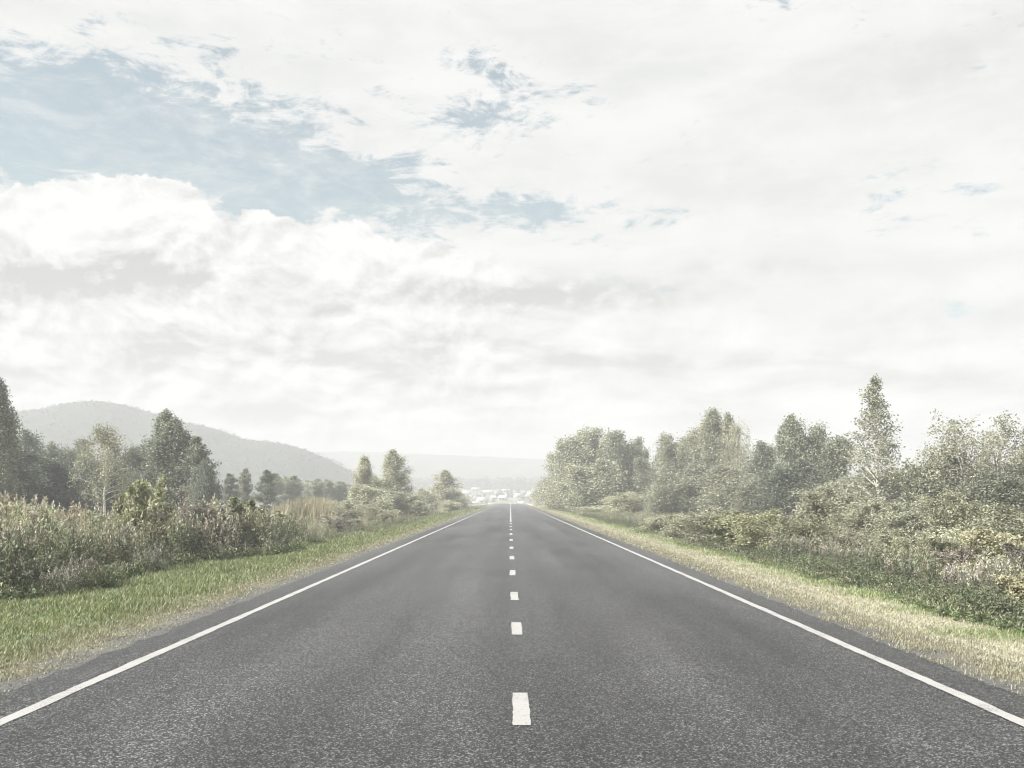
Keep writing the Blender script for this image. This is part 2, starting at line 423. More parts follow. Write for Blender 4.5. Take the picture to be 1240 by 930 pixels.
# ------------------------------------------------------------------ foliage builders
def rhombs(c, ax, wdv, ln, wd):
    """leaf quads centred on c with long axis ax and cross axis wdv"""
    a = ax * (ln / 2)[:, None]; b = wdv * (wd / 2)[:, None]
    V = np.stack([c - a, c + b + a * .1, c + a, c - b + a * .1], 1).reshape(-1, 3)
    i = np.arange(len(c))[:, None] * 4
    return V, np.concatenate([i, i + 1, i + 2, i + 3], 1)
def randdir(r, n):
    v = r.normal(0, 1, (n, 3)); return v / np.linalg.norm(v, axis=1)[:, None]
def leafset(r, c, ln, wd, hang=0.0):
    n = len(c)
    ax = randdir(r, n); ax[:, 2] -= hang * r.uniform(.3, 1.4, n); ax /= np.linalg.norm(ax, axis=1)[:, None]
    q = randdir(r, n); b = np.cross(ax, q); b /= np.linalg.norm(b, axis=1)[:, None] + 1e-9
    return rhombs(c, ax, b, ln, wd)

class Tubes:
    def __init__(s): s.V, s.Q, s.n = [], [], 0
    def add(s, P, R, k=5):
        P = np.asarray(P, float); R = np.asarray(R, float); m = len(P)
        T = np.gradient(P, axis=0); T /= np.linalg.norm(T, axis=1)[:, None] + 1e-9
        ref = np.where(np.abs(T[:, 2:3]) > .9, np.array([[1., 0, 0]]), np.array([[0, 0, 1.]]))
        A = np.cross(T, ref); A /= np.linalg.norm(A, axis=1)[:, None] + 1e-9
        B = np.cross(T, A)
        th = np.arange(k) * 2 * pi / k
        ring = P[:, None, :] + R[:, None, None] * (A[:, None, :] * np.cos(th)[None, :, None] + B[:, None, :] * np.sin(th)[None, :, None])
        s.V.append(ring.reshape(-1, 3))
        i = s.n + (np.arange(m - 1)[:, None] * k + np.arange(k)[None, :]).ravel()
        j = s.n + (np.arange(m - 1)[:, None] * k + (np.arange(k)[None, :] + 1) % k).ravel()
        s.Q.append(np.stack([i, j, j + k, i + k], 1)); s.n += m * k
    def mesh(s, name, mat): return mesh(name, np.concatenate(s.V), [np.concatenate(s.Q)], mat, smooth=True)

def gen_tree(seed, h, R, t0, profile, nprim, nsec, nleaf, lsize, base, up=.7, droop=.0, trunk=.09, nstem=1, stemlean=0., bark=None,
             cspread=0.180, hang=.3, gap=.0, lum=.22, alt=None, pa=.1, limb=.4, leafasp=.55):
    """returns (trunk mesh, crown mesh, height, width)"""
    r = np.random.RandomState(seed); T = Tubes(); C, CS = [], []; ph = r.uniform(0, 6.28, 3)
    for st in range(nstem):
        a0 = r.uniform(0, 6.283); hh = h * (1 if st == 0 else r.uniform(.7, .97))
        lean = stemlean * (r.uniform(.5, 1.1) if nstem > 1 else .4)
        tz = np.linspace(0, 1, 9)
        bend = lean * tz ** 1.15
        P = np.stack([np.cos(a0) * bend * h, np.sin(a0) * bend * h, tz * hh * .97], 1)
        P[1:, :2] += np.cumsum(r.normal(0, .012 * h, (8, 2)), 0) * .8
        tr = trunk * (1 if nstem == 1 else .6)
        T.add(P, tr * (1 - .9 * tz) + .006, 6)
        Rst = R if nstem == 1 else R * .62
        npr = nprim if nstem == 1 else max(6, nprim // nstem)
        for k in range(npr):
            u = (k + r.uniform(0, 1)) / npr
            t = t0 + (1 - t0) * u
            if r.uniform() < gap and u < .95: continue
            q = t * 8; i = min(7, int(q)); p0 = P[i] + (P[i + 1] - P[i]) * (q - i)
            az = k * 2.399 + r.uniform(-.6, .6) + a0
            lobe = (1 + .26 * math.sin(2 * az + 3 * u + ph[0]) + .20 * math.sin(3 * az - 7 * u + ph[2])) * (1.38 if r.uniform() < .13 else 1.)
            L = max(.06 * R, Rst * profile(u) * r.uniform(.70, 1.15) * lobe); cz = .48 + .52 * min(1, profile(u))
            el = up + .55 * (u - .4) + r.uniform(-.2, .2)
            m = 6; pts = [p0]
            for j in range(m - 1):
                e = el - droop * (j / (m - 1)) * 1.6 + r.normal(0, .10); az += r.normal(0, .12)
                pts.append(pts[-1] + np.array([cos(az) * cos(e), sin(az) * cos(e), sin(e)]) * L / (m - 1))
            pts = np.array(pts); T.add(pts, tr * limb * (1 - u * .6) * np.linspace(1, .15, m) + .004, 4)
            C.append(pts[-1]); CS.append(.8 * cz)
            ne = max(1, int(round(nsec * min(1.15, L / (.8 * Rst)) ** .8)))
            for s in range(ne):
                f = .28 + .72 * (s + r.uniform(0, 1)) / ne
                qq = f * (m - 1); i2 = min(m - 2, int(qq)); b = pts[i2] + (pts[i2 + 1] - pts[i2]) * (qq - i2)
                d = pts[i2 + 1] - pts[i2]; d /= np.linalg.norm(d) + 1e-9
                d = d + r.normal(0, .75, 3); d[2] += .15 - droop * .5; d /= np.linalg.norm(d)
                l2 = L * r.uniform(.18, .42) * (1.15 - .5 * f) + .04 * R
                e2 = b + d * l2; mid = (b + e2) / 2 + r.normal(0, .03 * L, 3)
                T.add(np.array([b, mid, e2]), np.array([.012, .008, .003]) * (h / 8) + .002, 3)
                C.append(e2); CS.append(cz); C.append(mid); CS.append(.8 * cz)
        for j in range(4):
            C.append(P[-1] - np.array([0, 0, .025 * h * (j - .6)]) + r.normal(0, .008 * h, 3)); CS.append(.28)
    C = np.array(C); CS = np.array(CS); nc = len(C)
    per = r.poisson(nleaf, nc); idx = np.repeat(np.arange(nc), per)
    n = len(idx)
    g = np.clip(r.normal(0, 1, (n, 3)), -1.9, 1.9); sp = cspread * R * .5
    g[:, 2] *= .85 if hang < .45 else 1.75
    P = C[idx] + g * (sp * CS[idx])[:, None]
    P[:, 2] -= hang * np.abs(r.normal(0, .5, n)) * sp
    P[:, 2] = np.maximum(P[:, 2], .04)
    ln = lsize * r.uniform(.65, 1.35, n)
    V, Q = leafset(r, P, ln, ln * leafasp, hang)
    cl = 1 + lum * .8 * r.normal(0, 1, nc)
    col = np.tile(np.array(base, float), (n, 1))
    if alt is not None:
        kc = r.uniform(0, 1, nc) < pa; col[kc[idx]] = alt
        k = r.uniform(0, 1, n) < pa * .5; col[k] = alt
    col = col * np.clip(cl[idx], .45, 1.7)[:, None] * np.clip(1 + lum * .6 * r.normal(0, 1, n), .4, 1.8)[:, None]
    col = np.clip(np.repeat(col, 4, 0), .008, .7)
    w = np.percentile(np.abs(P[:, :2]), 93) * 2
    top = np.percentile(P[:, 2], 99.7)
    return (T.mesh('trunk', bark or MAT_BARK), mesh('crown', V, [Q], MAT_LEAF, col), top, w)

P_COL = lambda u: (min(1, .6 + u * 1.8) if u < .22 else (1 - ((u - .22) / .78) ** 2.2)) + .04
P_EGG = lambda u: math.sin(pi * min(1, u * .92 + .06) ** .85) ** .7
P_TEAR = lambda u: (1 - u) ** .62 * (.7 + .3 * min(1, u * 4)) + .02
P_OVAL = lambda u: math.sqrt(max(0, 1 - (2 * u - .75) ** 2 / 1.6)) + .05
P_CONE = lambda u: (1 - u) ** .8 * (.75 + .25 * min(1, u * 5)) + .05
P_VASE = lambda u: .45 + .55 * math.sin(pi * min(1, u * .75 + .25)) if u < .9 else .3
P_DOME = lambda u: (max(0, 1 - u ** 2)) ** .62 + .03

SAGE, OLIVE, DEEP, PALE = (.205, .215, .150), (.232, .236, .170), (.115, .127, .095), (.295, .300, .220)
PROTO = {}
def proto(kind, n, **kw):
    PROTO[kind] = [gen_tree(kw.pop('seed0') + 17 * i if 'seed0' in kw else 0, **kw) if i == 0 else None for i in range(1)]
def add_proto(kind, seeds, **kw):
    PROTO[kind] = [gen_tree(s, **kw) for s in seeds]
add_proto('columnar_tree', (1, 2), h=8, R=1.5, t0=.08, profile=P_EGG, nprim=110, nsec=5, nleaf=34, lsize=.125, base=SAGE, up=1.0, droop=.55, cspread=.27, hang=.7, gap=.08, bark=MAT_BIRCH, trunk=.10, nstem=2, stemlean=.07, alt=PALE, pa=.2)
add_proto('birch_tree', (3, 4), h=8, R=2.0, t0=.28, profile=P_OVAL, nprim=44, nsec=4, nleaf=24, lsize=.15, base=PALE, limb=.22, up=.9, droop=.5, cspread=0.246, hang=.5, gap=.18, bark=MAT_BIRCH, trunk=.13, alt=(.25, .25, .15), pa=.2)
add_proto('airy_tree', (5,), h=8, R=1.85, t0=.10, profile=P_CONE, nprim=90, nsec=6, nleaf=11, lsize=.105, base=PALE, up=.8, droop=.15, cspread=0.246, hang=.3, gap=.1, bark=MAT_PALE, trunk=.09, alt=(.26, .26, .17), pa=.25)
add_proto('feathery_tree', (51, 52), h=8, R=1.7, t0=.10, profile=P_TEAR, nprim=90, nsec=6, nleaf=26, lsize=.12, base=PALE, up=1.05, droop=.4, cspread=0.246, hang=.75, gap=.1, bark=MAT_PALE, trunk=.09, alt=(.26, .26, .17), pa=.25)
add_proto('conical_tree', (6, 7), h=8, R=2.1, t0=.06, profile=P_EGG, nprim=120, nsec=5, nleaf=32, lsize=.13, base=SAGE, up=1.0, droop=.4, cspread=.26, hang=.8, gap=.08, alt=PALE, pa=.16, trunk=.12, nstem=3, stemlean=.16, bark=MAT_PALE)
add_proto('bushy_tree', (8, 9, 10), h=8, R=2.1, t0=.05, profile=P_EGG, nprim=150, nsec=5, nleaf=34, lsize=.14, base=SAGE, up=1.0, droop=.45, cspread=.26, hang=.9, gap=.08, alt=PALE, pa=.22, trunk=.13, nstem=5, stemlean=.24, bark=MAT_PALE)
add_proto('low_tree', (40, 41, 42), h=4.5, R=2.2, t0=.03, profile=P_DOME, nprim=100, nsec=6, nleaf=40, lsize=.125, base=SAGE, up=.9, droop=.25, cspread=.22, hang=.6, gap=.05, alt=PALE, pa=.22, trunk=.09, nstem=3, stemlean=.22)
add_proto('dark_tree', (11, 12), h=8, R=2.9, t0=.05, profile=P_OVAL, nprim=90, nsec=7, nleaf=44, lsize=.15, base=DEEP, up=.5, droop=.2, cspread=0.205, hang=.3, gap=.04, alt=SAGE, pa=.2, trunk=.15)
add_proto('slim_tree', (13, 14), h=6, R=.95, t0=.12, profile=P_EGG, nprim=60, nsec=4, nleaf=30, lsize=.12, base=SAGE, up=1.05, droop=.5, cspread=0.344, hang=.4, gap=.05, bark=MAT_PALE, trunk=.07, alt=PALE, pa=.2)
add_proto('spreading_tree', (15,), h=5, R=2.6, t0=.30, profile=P_VASE, nprim=70, nsec=6, nleaf=13, lsize=.085, base=PALE, up=.85, droop=.1, nstem=6, stemlean=.36, cspread=0.131, hang=.1, gap=.1, bark=MAT_PALE, trunk=.09, alt=(.27, .27, .19), pa=.25, limb=.55)
add_proto('sapling', (16,), h=4, R=.75, t0=.18, profile=P_CONE, nprim=36, nsec=3, nleaf=9, lsize=.10, base=SAGE, up=1.0, droop=.0, cspread=0.287, hang=.0, gap=.1, bark=MAT_BARK, trunk=.04, nstem=3, stemlean=.12)
add_proto('olive_shrub', (20, 21, 22), h=2, R=1.15, t0=.05, profile=P_DOME, nprim=56, nsec=5, nleaf=26, lsize=.055, base=OLIVE, up=.85, droop=.05, nstem=5, stemlean=.30, cspread=0.213, hang=.1, gap=.08, trunk=.03, alt=(.29, .292, .215), pa=.22)
add_proto('yellow_shrub', (23, 24), h=1.6, R=.8, t0=.05, profile=P_DOME, nprim=40, nsec=5, nleaf=24, lsize=.055, base=(.33, .32, .205), up=.85, droop=.05, nstem=5, stemlean=.28, cspread=0.230, hang=.1, gap=.1, trunk=.025, alt=(.40, .38, .26), pa=.3)
add_proto('leafy_shrub', (25, 26), h=1.9, R=.62, t0=.15, profile=P_COL, nprim=56, nsec=3, nleaf=13, lsize=.095, base=(.17, .18, .105), up=1.0, droop=.2, nstem=7, stemlean=.22, cspread=0.246, hang=.4, gap=.05, trunk=.022, alt=(.29, .295, .19), pa=.25, leafasp=.4)
add_proto('dry_shrub', (27, 28), h=1.8, R=.55, t0=.15, profile=P_COL, nprim=44, nsec=4, nleaf=13, lsize=.06, base=(.215, .207, .170), up=1.15, droop=.0, nstem=8, stemlean=.20, cspread=0.230, hang=-.6, gap=.05, trunk=.018, alt=(.32, .29, .235), pa=.3, leafasp=.3, bark=MAT_BARK)

def place(kind, v, px, top, d, wpx, label, cat, group=None, tint=(1, 1, 1), rot=None, sink=.05):
    tr, cr, ph, pw = PROTO[kind][v % len(PROTO[kind])]
    x = at(px, d); z0 = gz1(x, d) - sink
    h = EYE + (HORIZON - top) / F * d - z0
    sx = wpx / F * d / pw; sz = h / ph
    root = empty(kind, (x, d, z0), rot if rot is not None else (px * 1.37) % 6.28, (sx, sx, sz))
    tag(root, label, cat, group)
    obj('stems' if 'shrub' in kind else 'trunk', tr, root)
    c = obj('foliage' if 'shrub' in kind else 'crown', cr, root)
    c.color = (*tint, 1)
    return root

TL, TR, TM = 'trees on the left field', 'trees along the right side', 'distant row of slim trees'
L = lambda *a, **k: place(*a, cat='tree', group=TL, **k)
R_ = lambda *a, **k: place(*a, cat='tree', group=TR, **k)
DK, LT, HAZE_FADE = (.66, .71, .74), (1.22, 1.2, 1.2), (1.62, 1.6, 1.58)  # last tint pales foliage near the road end, imitating haze fade
L('columnar_tree', 0, -7, 461, 52, 42, 'tall ragged tree at the left picture edge, the tallest on that side', tint=(.85, .88, .9))
L('bushy_tree', 0, -8, 540, 58, 90, 'dense crown half cut off by the left picture edge', tint=DK)
L('bushy_tree', 1, 44, 526, 74, 52, 'rounded tree just right of the tall ragged edge tree', tint=DK)
L('dark_tree', 0, 70, 541, 72, 46, 'low dark crown in the middle of the left thicket', tint=(1.1, 1.1, 1.1))
L('bushy_tree', 2, 94, 533, 76, 46, 'pale topped tree behind the white stemmed birch', tint=(.85, .88, .88))
L('birch_tree', 0, 127, 514, 52, 52, 'sparse young birch with a bare white forked trunk', tint=(1.05, 1.05, 1.05))
L('dark_tree', 1, 165, 541, 68, 58, 'dark bushy tree between the white birch and the columnar tree')
L('low_tree', 0, 118, 558, 66, 50, 'dark low thicket tree directly behind the birch trunk', tint=(.45, .5, .53))  # dark tint paints thicket shade into this crown and the next
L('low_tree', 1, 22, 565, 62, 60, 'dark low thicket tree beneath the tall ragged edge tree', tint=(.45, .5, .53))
L('columnar_tree', 1, 216, 502, 62, 46, 'broad columnar tree standing against the grey mountain slope', tint=(.85, .9, .88))
L('slim_tree', 0, 240, 529, 60, 27, 'narrow spire touching the right side of the broad columnar tree', tint=(.9, .95, .92))
L('low_tree', 1, 251, 562, 59, 26, 'low round crown at the foot of the narrow spire', tint=DK)
L('low_tree', 2, 56, 557, 62, 56, 'low tree tinted with deep shade at the foot of the rounded tree in the left thicket', tint=(.5, .56, .58))  # deep shade of the thicket foot is in the tint, likewise below
L('low_tree', 0, 96, 560, 63, 52, 'low tree tinted with deep shade left of the birch trunk', tint=(.5, .56, .58))
L('low_tree', 1, 188, 566, 64, 46, 'low tree tinted with deep shade at the left foot of the broad columnar tree', tint=(.5, .56, .58))
L('slim_tree', 1, 277, 574, 82, 17, 'small lone pointed tree in the gap below the mountain ridge', tint=DK)
L('slim_tree', 0, 297, 568, 84, 15, 'thin wispy tree left of the dark oval one')
L('slim_tree', 1, 319, 570, 80, 22, 'small dark oval tree, darkest of the small ones under the mountain', tint=(.6, .66, .66))
mid = [(337, 573, 118, 20), (349, 577, 122, 18), (360, 576, 120, 20), (373, 582, 126, 18), (384, 580, 124, 20), (396, 581, 128, 18), (408, 583, 130, 20), (420, 588, 132, 18)]
for i, (px, top, d, w) in enumerate(mid):
    place('slim_tree', i, px, top, d, w, 'slim tree in the even pale row left of the twin pointed trees', 'tree', TM, (1.35, 1.37, 1.38))
L('feathery_tree', 0, 445, 553, 82, 28, 'slender pale pointed tree, left one of the twin pointed trees', tint=(1.3, 1.3, 1.28), rot=1.0)
L('low_tree', 2, 449, 588, 80, 42, 'low bushy tree below the slender left twin', tint=HAZE_FADE)
L('feathery_tree', 1, 478, 546, 88, 36, 'tall pale tree near the road, right one of the twin pointed trees', tint=(1.3, 1.3, 1.28), rot=3.1)
L('low_tree', 0, 492, 596, 86, 46, 'broad low crown skirting the tall pale right twin', tint=(1.4, 1.38, 1.36))  # raised tint puts haze fade into the crown colour
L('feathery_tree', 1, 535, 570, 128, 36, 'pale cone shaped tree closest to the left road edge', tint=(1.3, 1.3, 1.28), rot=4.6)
L('low_tree', 1, 516, 592, 120, 26, 'small bush tree left of the roadside cone', tint=HAZE_FADE)
L('low_tree', 2, 550, 592, 140, 24, 'small bush tree right of the roadside cone', tint=HAZE_FADE)

R_('low_tree', 0, 661, 588, 190, 22, 'last low tree where the right edge line meets the village', tint=HAZE_FADE)
R_('low_tree', 1, 674, 571, 160, 32, 'smaller rounded tree stepping up from the far road end', tint=HAZE_FADE)
R_('bushy_tree', 2, 694, 545, 138, 44, 'mid height rounded tree on the slope of the big rounded clump', tint=HAZE_FADE)
R_('bushy_tree', 0, 716, 522, 118, 54, 'highest rounded crown of the clump nearest the road', tint=(1.4, 1.38, 1.36))  # paler tint imitates fading in haze, also on the front crown
R_('bushy_tree', 2, 747, 526, 106, 48, 'darker leaning crown at the right shoulder of the rounded clump', tint=(.95, .97, .95))
R_('slim_tree', 0, 771, 556, 112, 28, 'pale thin tree in the dip between two big clumps', tint=HAZE_FADE)
R_('low_tree', 1, 728, 560, 100, 62, 'lower front crown of the rounded clump above the verge', tint=(1.4, 1.38, 1.36))
R_('low_tree', 2, 690, 580, 120, 44, 'low crown leaning over the verge under the rounded clump', tint=HAZE_FADE)
R_('bushy_tree', 2, 798, 540, 96, 48, 'left shoulder of the tall middle clump', tint=(1.05, 1.05, 1.05))
R_('conical_tree', 1, 826, 519, 92, 44, 'sloping tree halfway up the tall middle clump', tint=LT)
R_('columnar_tree', 1, 850, 499, 88, 42, 'highest tree of the tall middle clump with twiggy top', tint=LT)
R_('columnar_tree', 0, 869, 504, 86, 32, 'second spire of the tall middle clump', tint=LT)
R_('birch_tree', 1, 892, 510, 80, 32, 'narrow birch with pale stem on the right of the middle clump', tint=LT)
R_('low_tree', 0, 838, 566, 84, 70, 'shade-tinted low crown at the base of the middle clump', tint=(.72, .75, .75))  # darker tint puts the shade of the clump's base into the colour
R_('low_tree', 0, 882, 566, 76, 60, 'pale bushy crown in front of the narrow birch', tint=LT)
R_('low_tree', 1, 808, 575, 80, 46, 'low rounded crown left of the shade-tinted base', tint=(1.1, 1.1, 1.1))
R_('conical_tree', 0, 924, 538, 80, 38, 'shorter dull tree left of the thin spire', tint=(.95, .98, .98))
R_('slim_tree', 1, 953, 514, 74, 22, 'thin dark spire beside the broad pointed tree', tint=(.85, .9, .9))
R_('bushy_tree', 1, 982, 506, 66, 62, 'broad pointed tree, darker and denser than its neighbours', tint=(.95, .98, .96))
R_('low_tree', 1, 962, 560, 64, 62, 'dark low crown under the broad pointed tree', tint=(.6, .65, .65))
R_('low_tree', 2, 918, 575, 68, 54, 'low pale crown under the shorter dull tree')
R_('airy_tree', 0, 1058, 458, 46, 78, 'tall airy tree with see-through crown, tallest on the right', tint=(.92, .94, .94))
R_('low_tree', 0, 1030, 575, 50, 50, 'low crown left of the tall airy tree', tint=(1.1, 1.1, 1.1))
R_('low_tree', 1, 1085, 572, 48, 52, 'low crown right of the tall airy tree', tint=LT)
R_('sapling', 0, 1107, 556, 38, 26, 'thin sapling of upright twigs between airy and spreading trees')
R_('low_tree', 2, 1142, 545, 42, 56, 'denser rounded crown on the left of the spreading tree', tint=(1.0, 1.0, 1.0))
R_('spreading_tree', 0, 1196, 503, 40, 118, 'wide many-stemmed tree with pale bare branches showing', rot=.6, tint=(.95, .95, .95))
R_('low_tree', 0, 1118, 574, 46, 52, 'leafy low tree filling the gap behind the thin sapling', tint=(1.05, 1.06, 1.05))
R_('low_tree', 1, 1182, 562, 44, 62, 'leafy low tree behind the middle stems of the spreading tree', tint=(1.0, 1.02, 1.0))
R_('low_tree', 2, 1238, 556, 40, 62, 'leafy low tree under the sparse tree at the right picture edge', tint=(1.0, 1.02, 1.0))
R_('low_tree', 0, 1012, 582, 54, 46, 'small round tree in the gap between the broad pointed tree and the airy tree', tint=(1.1, 1.12, 1.1))
R_('low_tree', 1, 905, 562, 84, 50, 'low tree between the narrow birch and the shorter dull tree', tint=(1.2, 1.2, 1.2))
R_('airy_tree', 0, 1250, 520, 38, 70, 'sparse tree cut by the right picture edge', tint=(.9, .92, .9), rot=2.0)
R_('low_tree', 0, 1215, 572, 36, 70, 'dark low crown behind the bare branches of the spreading tree', tint=(.75, .78, .75))

SL, SR = 'shrubs in the left weeds', 'shrubs on the right bank'
A = lambda *a, **k: place(*a, cat='shrub', group=SL, **k)
B = lambda *a, **k: place(*a, cat='shrub', group=SR, **k)
A('leafy_shrub', 0, 183, 577, 24, 42, 'tall pale green leafy shrub rising above the left weeds', tint=(1.5, 1.5, 1.45))
A('leafy_shrub', 1, 156, 590, 23, 34, 'shorter leafy shrub with a nodding top beside the tall pale one', tint=(1.4, 1.4, 1.35))
A('dry_shrub', 0, 233, 594, 26, 44, 'pinkish brown feathery dead shrub below the columnar tree')
A('leafy_shrub', 1, 262, 603, 27, 44, 'green leafy shrub right of the feathery dead one')
A('leafy_shrub', 0, 292, 606, 29, 50, 'broad green shrub at the end of the near weed bank', tint=(1.05, 1.05, 1))
A('leafy_shrub', 1, 329, 614, 33, 50, 'green shrub where the weed bank drops towards the grass')
A('olive_shrub', 0, 430, 606, 62, 46, 'pale round shrub left of the twin trees', tint=LT)
A('olive_shrub', 1, 461, 614, 58, 36, 'pale twiggy shrub in front of the twin trees', tint=LT)
A('dry_shrub', 1, 412, 622, 46, 44, 'brownish shrub standing in front of the straw coloured mound')
A('olive_shrub', 2, 500, 606, 84, 34, 'pale shrub beneath the tall right twin tree', tint=HAZE_FADE)
A('olive_shrub', 0, 545, 606, 116, 26, 'small pale shrub beside the left edge line', tint=HAZE_FADE)
A('olive_shrub', 1, 28, 630, 19, 70, 'dark green shrub low in the weeds by the left picture edge', tint=(.75, .85, .8))

B('olive_shrub', 0, 758, 596, 84, 52, 'flat topped pale shrub below the rounded clump', tint=HAZE_FADE)
B('olive_shrub', 1, 720, 612, 94, 34, 'low shrub on the verge under the rounded clump', tint=HAZE_FADE)
B('olive_shrub', 2, 794, 624, 40, 40, 'small light shrub just left of the long bushy hedge', tint=LT)
B('olive_shrub', 0, 830, 622, 34, 52, 'light bushy shrub leading the roadside bank', tint=LT)
B('olive_shrub', 1, 858, 614, 30, 56, 'pale topped shrub with dark hollow at its foot', tint=LT)
B('leafy_shrub', 0, 896, 620, 27, 54, 'green leafy shrub right of the dark hollow', tint=(1.1, 1.1, 1.05))
B('olive_shrub', 2, 930, 618, 25, 70, 'yellowish green shrub below the shorter dull tree', tint=(1.2, 1.18, 1.0))
B('olive_shrub', 0, 968, 622, 24, 58, 'olive shrub in front of the dark low crown', tint=(1.1, 1.1, 1.0))
B('olive_shrub', 1, 998, 588, 33, 72, 'large mounded shrub left of the airy tree', tint=LT)
B('olive_shrub', 2, 1046, 602, 30, 80, 'large pale shrub at the foot of the airy tree', tint=LT)
B('olive_shrub', 0, 1098, 608, 27, 62, 'grey green shrub below the thin sapling', tint=(1.2, 1.22, 1.22))
B('yellow_shrub', 0, 1132, 640, 20, 54, 'light yellow shrub low in the middle of the right bank', tint=(1.05, 1.1, 1.2))
B('olive_shrub', 1, 1158, 596, 25, 60, 'tall olive shrub in front of the spreading tree', tint=(1.2, 1.19, 1.12))
B('olive_shrub', 2, 1216, 612, 21, 78, 'dense olive shrub near the right picture edge', tint=(1.05, 1.06, 1.0))
B('yellow_shrub', 1, 1216, 640, 16, 70, 'golden shrub on the right bank near the picture edge')
B('yellow_shrub', 0, 1236, 690, 11.6, 50, 'small orange yellow shrub, lowest and nearest at the right edge', tint=(.86, .86, .82))
B('olive_shrub', 0, 1085, 640, 21, 60, 'dull olive shrub left of the light yellow one', tint=(1.1, 1.1, 1.05))
B('dry_shrub', 0, 1040, 640, 24, 46, 'mauve brown dry shrub in the middle of the bank', tint=(1, .98, .97))
B('dry_shrub', 1, 985, 640, 27, 44, 'brown seedy shrub below the mounded one', tint=(.95, .93, .92))
B('dry_shrub', 0, 1175, 655, 17, 56, 'mauve dry shrub between the two yellow shrubs', tint=(1, .97, .98))
B('dry_shrub', 1, 1250, 650, 14, 60, 'dark brown shrub cut by the right picture edge', tint=(.6, .6, .6))

# ------------------------------------------------------------------ weeds: prototype plants baked into uncountable beds
def weed_plant(seed, h, nleaf, lsz, base, plume=0, pcol=None, stemcol=(.16, .15, .09), asp=.28, w=.12, hang=.3, t0=.1):
    r = np.random.RandomState(seed); Vs, Qs, Cs, b = [], [], [], 0
    def put(V, Q, c):
        nonlocal b
        Vs.append(V); Qs.append(Q + b); Cs.append(c); b += len(V)
    ns = 3
    lean = r.normal(0, .09, (ns, 2))
    for s in range(ns):
        t = np.linspace(0, 1, 4); hh = h * r.uniform(.75, 1)
        o = r.normal(0, .05, 2)
        X = o[0] + lean[s, 0] * t ** 1.5 * h; Y = o[1] + lean[s, 1] * t ** 1.5 * h; Z = t * hh
        for k in range(2):
            dx, dy = (.006, 0) if k == 0 else (0, .006)
            V = np.concatenate([np.stack([X - dx, Y - dy, Z], 1), np.stack([X + dx, Y + dy, Z], 1)])
            Q = np.array([[i, i + 1, i + 5, i + 4] for i in range(3)])
            put(V, Q, np.tile(stemcol, (8, 1)))
        n = nleaf // ns; u = r.uniform(t0, 1, n)
        c = np.stack([np.interp(u, t, X), np.interp(u, t, Y), u * hh], 1); wv = w * (1.1 - .6 * u)
        off = r.normal(0, 1, (n, 3)) * wv[:, None]; off[:, 2] *= .5
        ln = lsz * r.uniform(.6, 1.4, n) * (1.15 - .4 * u)
        V, Q = leafset(r, c + off, ln, ln * asp, hang)
        col = np.array(base) * (.75 + .5 * r.uniform(0, 1, n))[:, None]
        put(V, Q, np.repeat(col, 4, 0))
        if plume:
            n = plume // ns; u = r.uniform(0, 1, n)
            c = np.stack([np.full(n, X[-1]), np.full(n, Y[-1]), hh * (.80 + .24 * u)], 1)
            c[:, :2] += lean[s] * (u[:, None] - .5) * .3
            c += r.normal(0, 1, (n, 3)) * (.055 * (1.1 - u))[:, None]
            ax = r.normal(0, .35, (n, 3)); ax[:, 2] += 1; ax /= np.linalg.norm(ax, axis=1)[:, None]
            q = np.cross(ax, randdir(r, n)); q /= np.linalg.norm(q, axis=1)[:, None]
            ln = r.uniform(.05, .11, n)
            V, Q = rhombs(c, ax, q, ln, ln * .28)
            put(V, Q, np.repeat(np.array(pcol) * r.uniform(.75, 1.25, n)[:, None], 4, 0))
    return np.concatenate(Vs), np.concatenate(Qs), np.clip(np.concatenate(Cs), .01, .7)

WEED = {
 'reed': [weed_plant(60 + i, 1.55, 48, .26, (.235, .232, .140), 66, (.42, .395, .305), (.26, .235, .16), .10, .06, .1) for i in range(4)],
 'herb': [weed_plant(70 + i, 1.45, 130, .11, (.195, .205, .125), 24, (.36, .345, .24), (.15, .15, .08), .34, .13, .35) for i in range(4)],
 'dark': [weed_plant(80 + i, 1.30, 120, .12, (.110, .128, .072), 0, None, (.10, .10, .06), .36, .14, .4) for i in range(3)],
 'dry':  [weed_plant(90 + i, 1.25, 80, .085, (.215, .212, .165), 42, (.345, .335, .27), (.18, .17, .13), .25, .10, .0) for i in range(4)],
 'low':  [weed_plant(100 + i, .55, 210, .055, (.118, .135, .078), 0, None, (.09, .11, .05), .45, .14, .2) for i in range(3)],
 'mallow': [weed_plant(110 + i, .62, 70, .11, (.12, .155, .07), 12, (.34, .33, .22), (.12, .13, .07), .4, .12, .2) for i in range(3)],
}
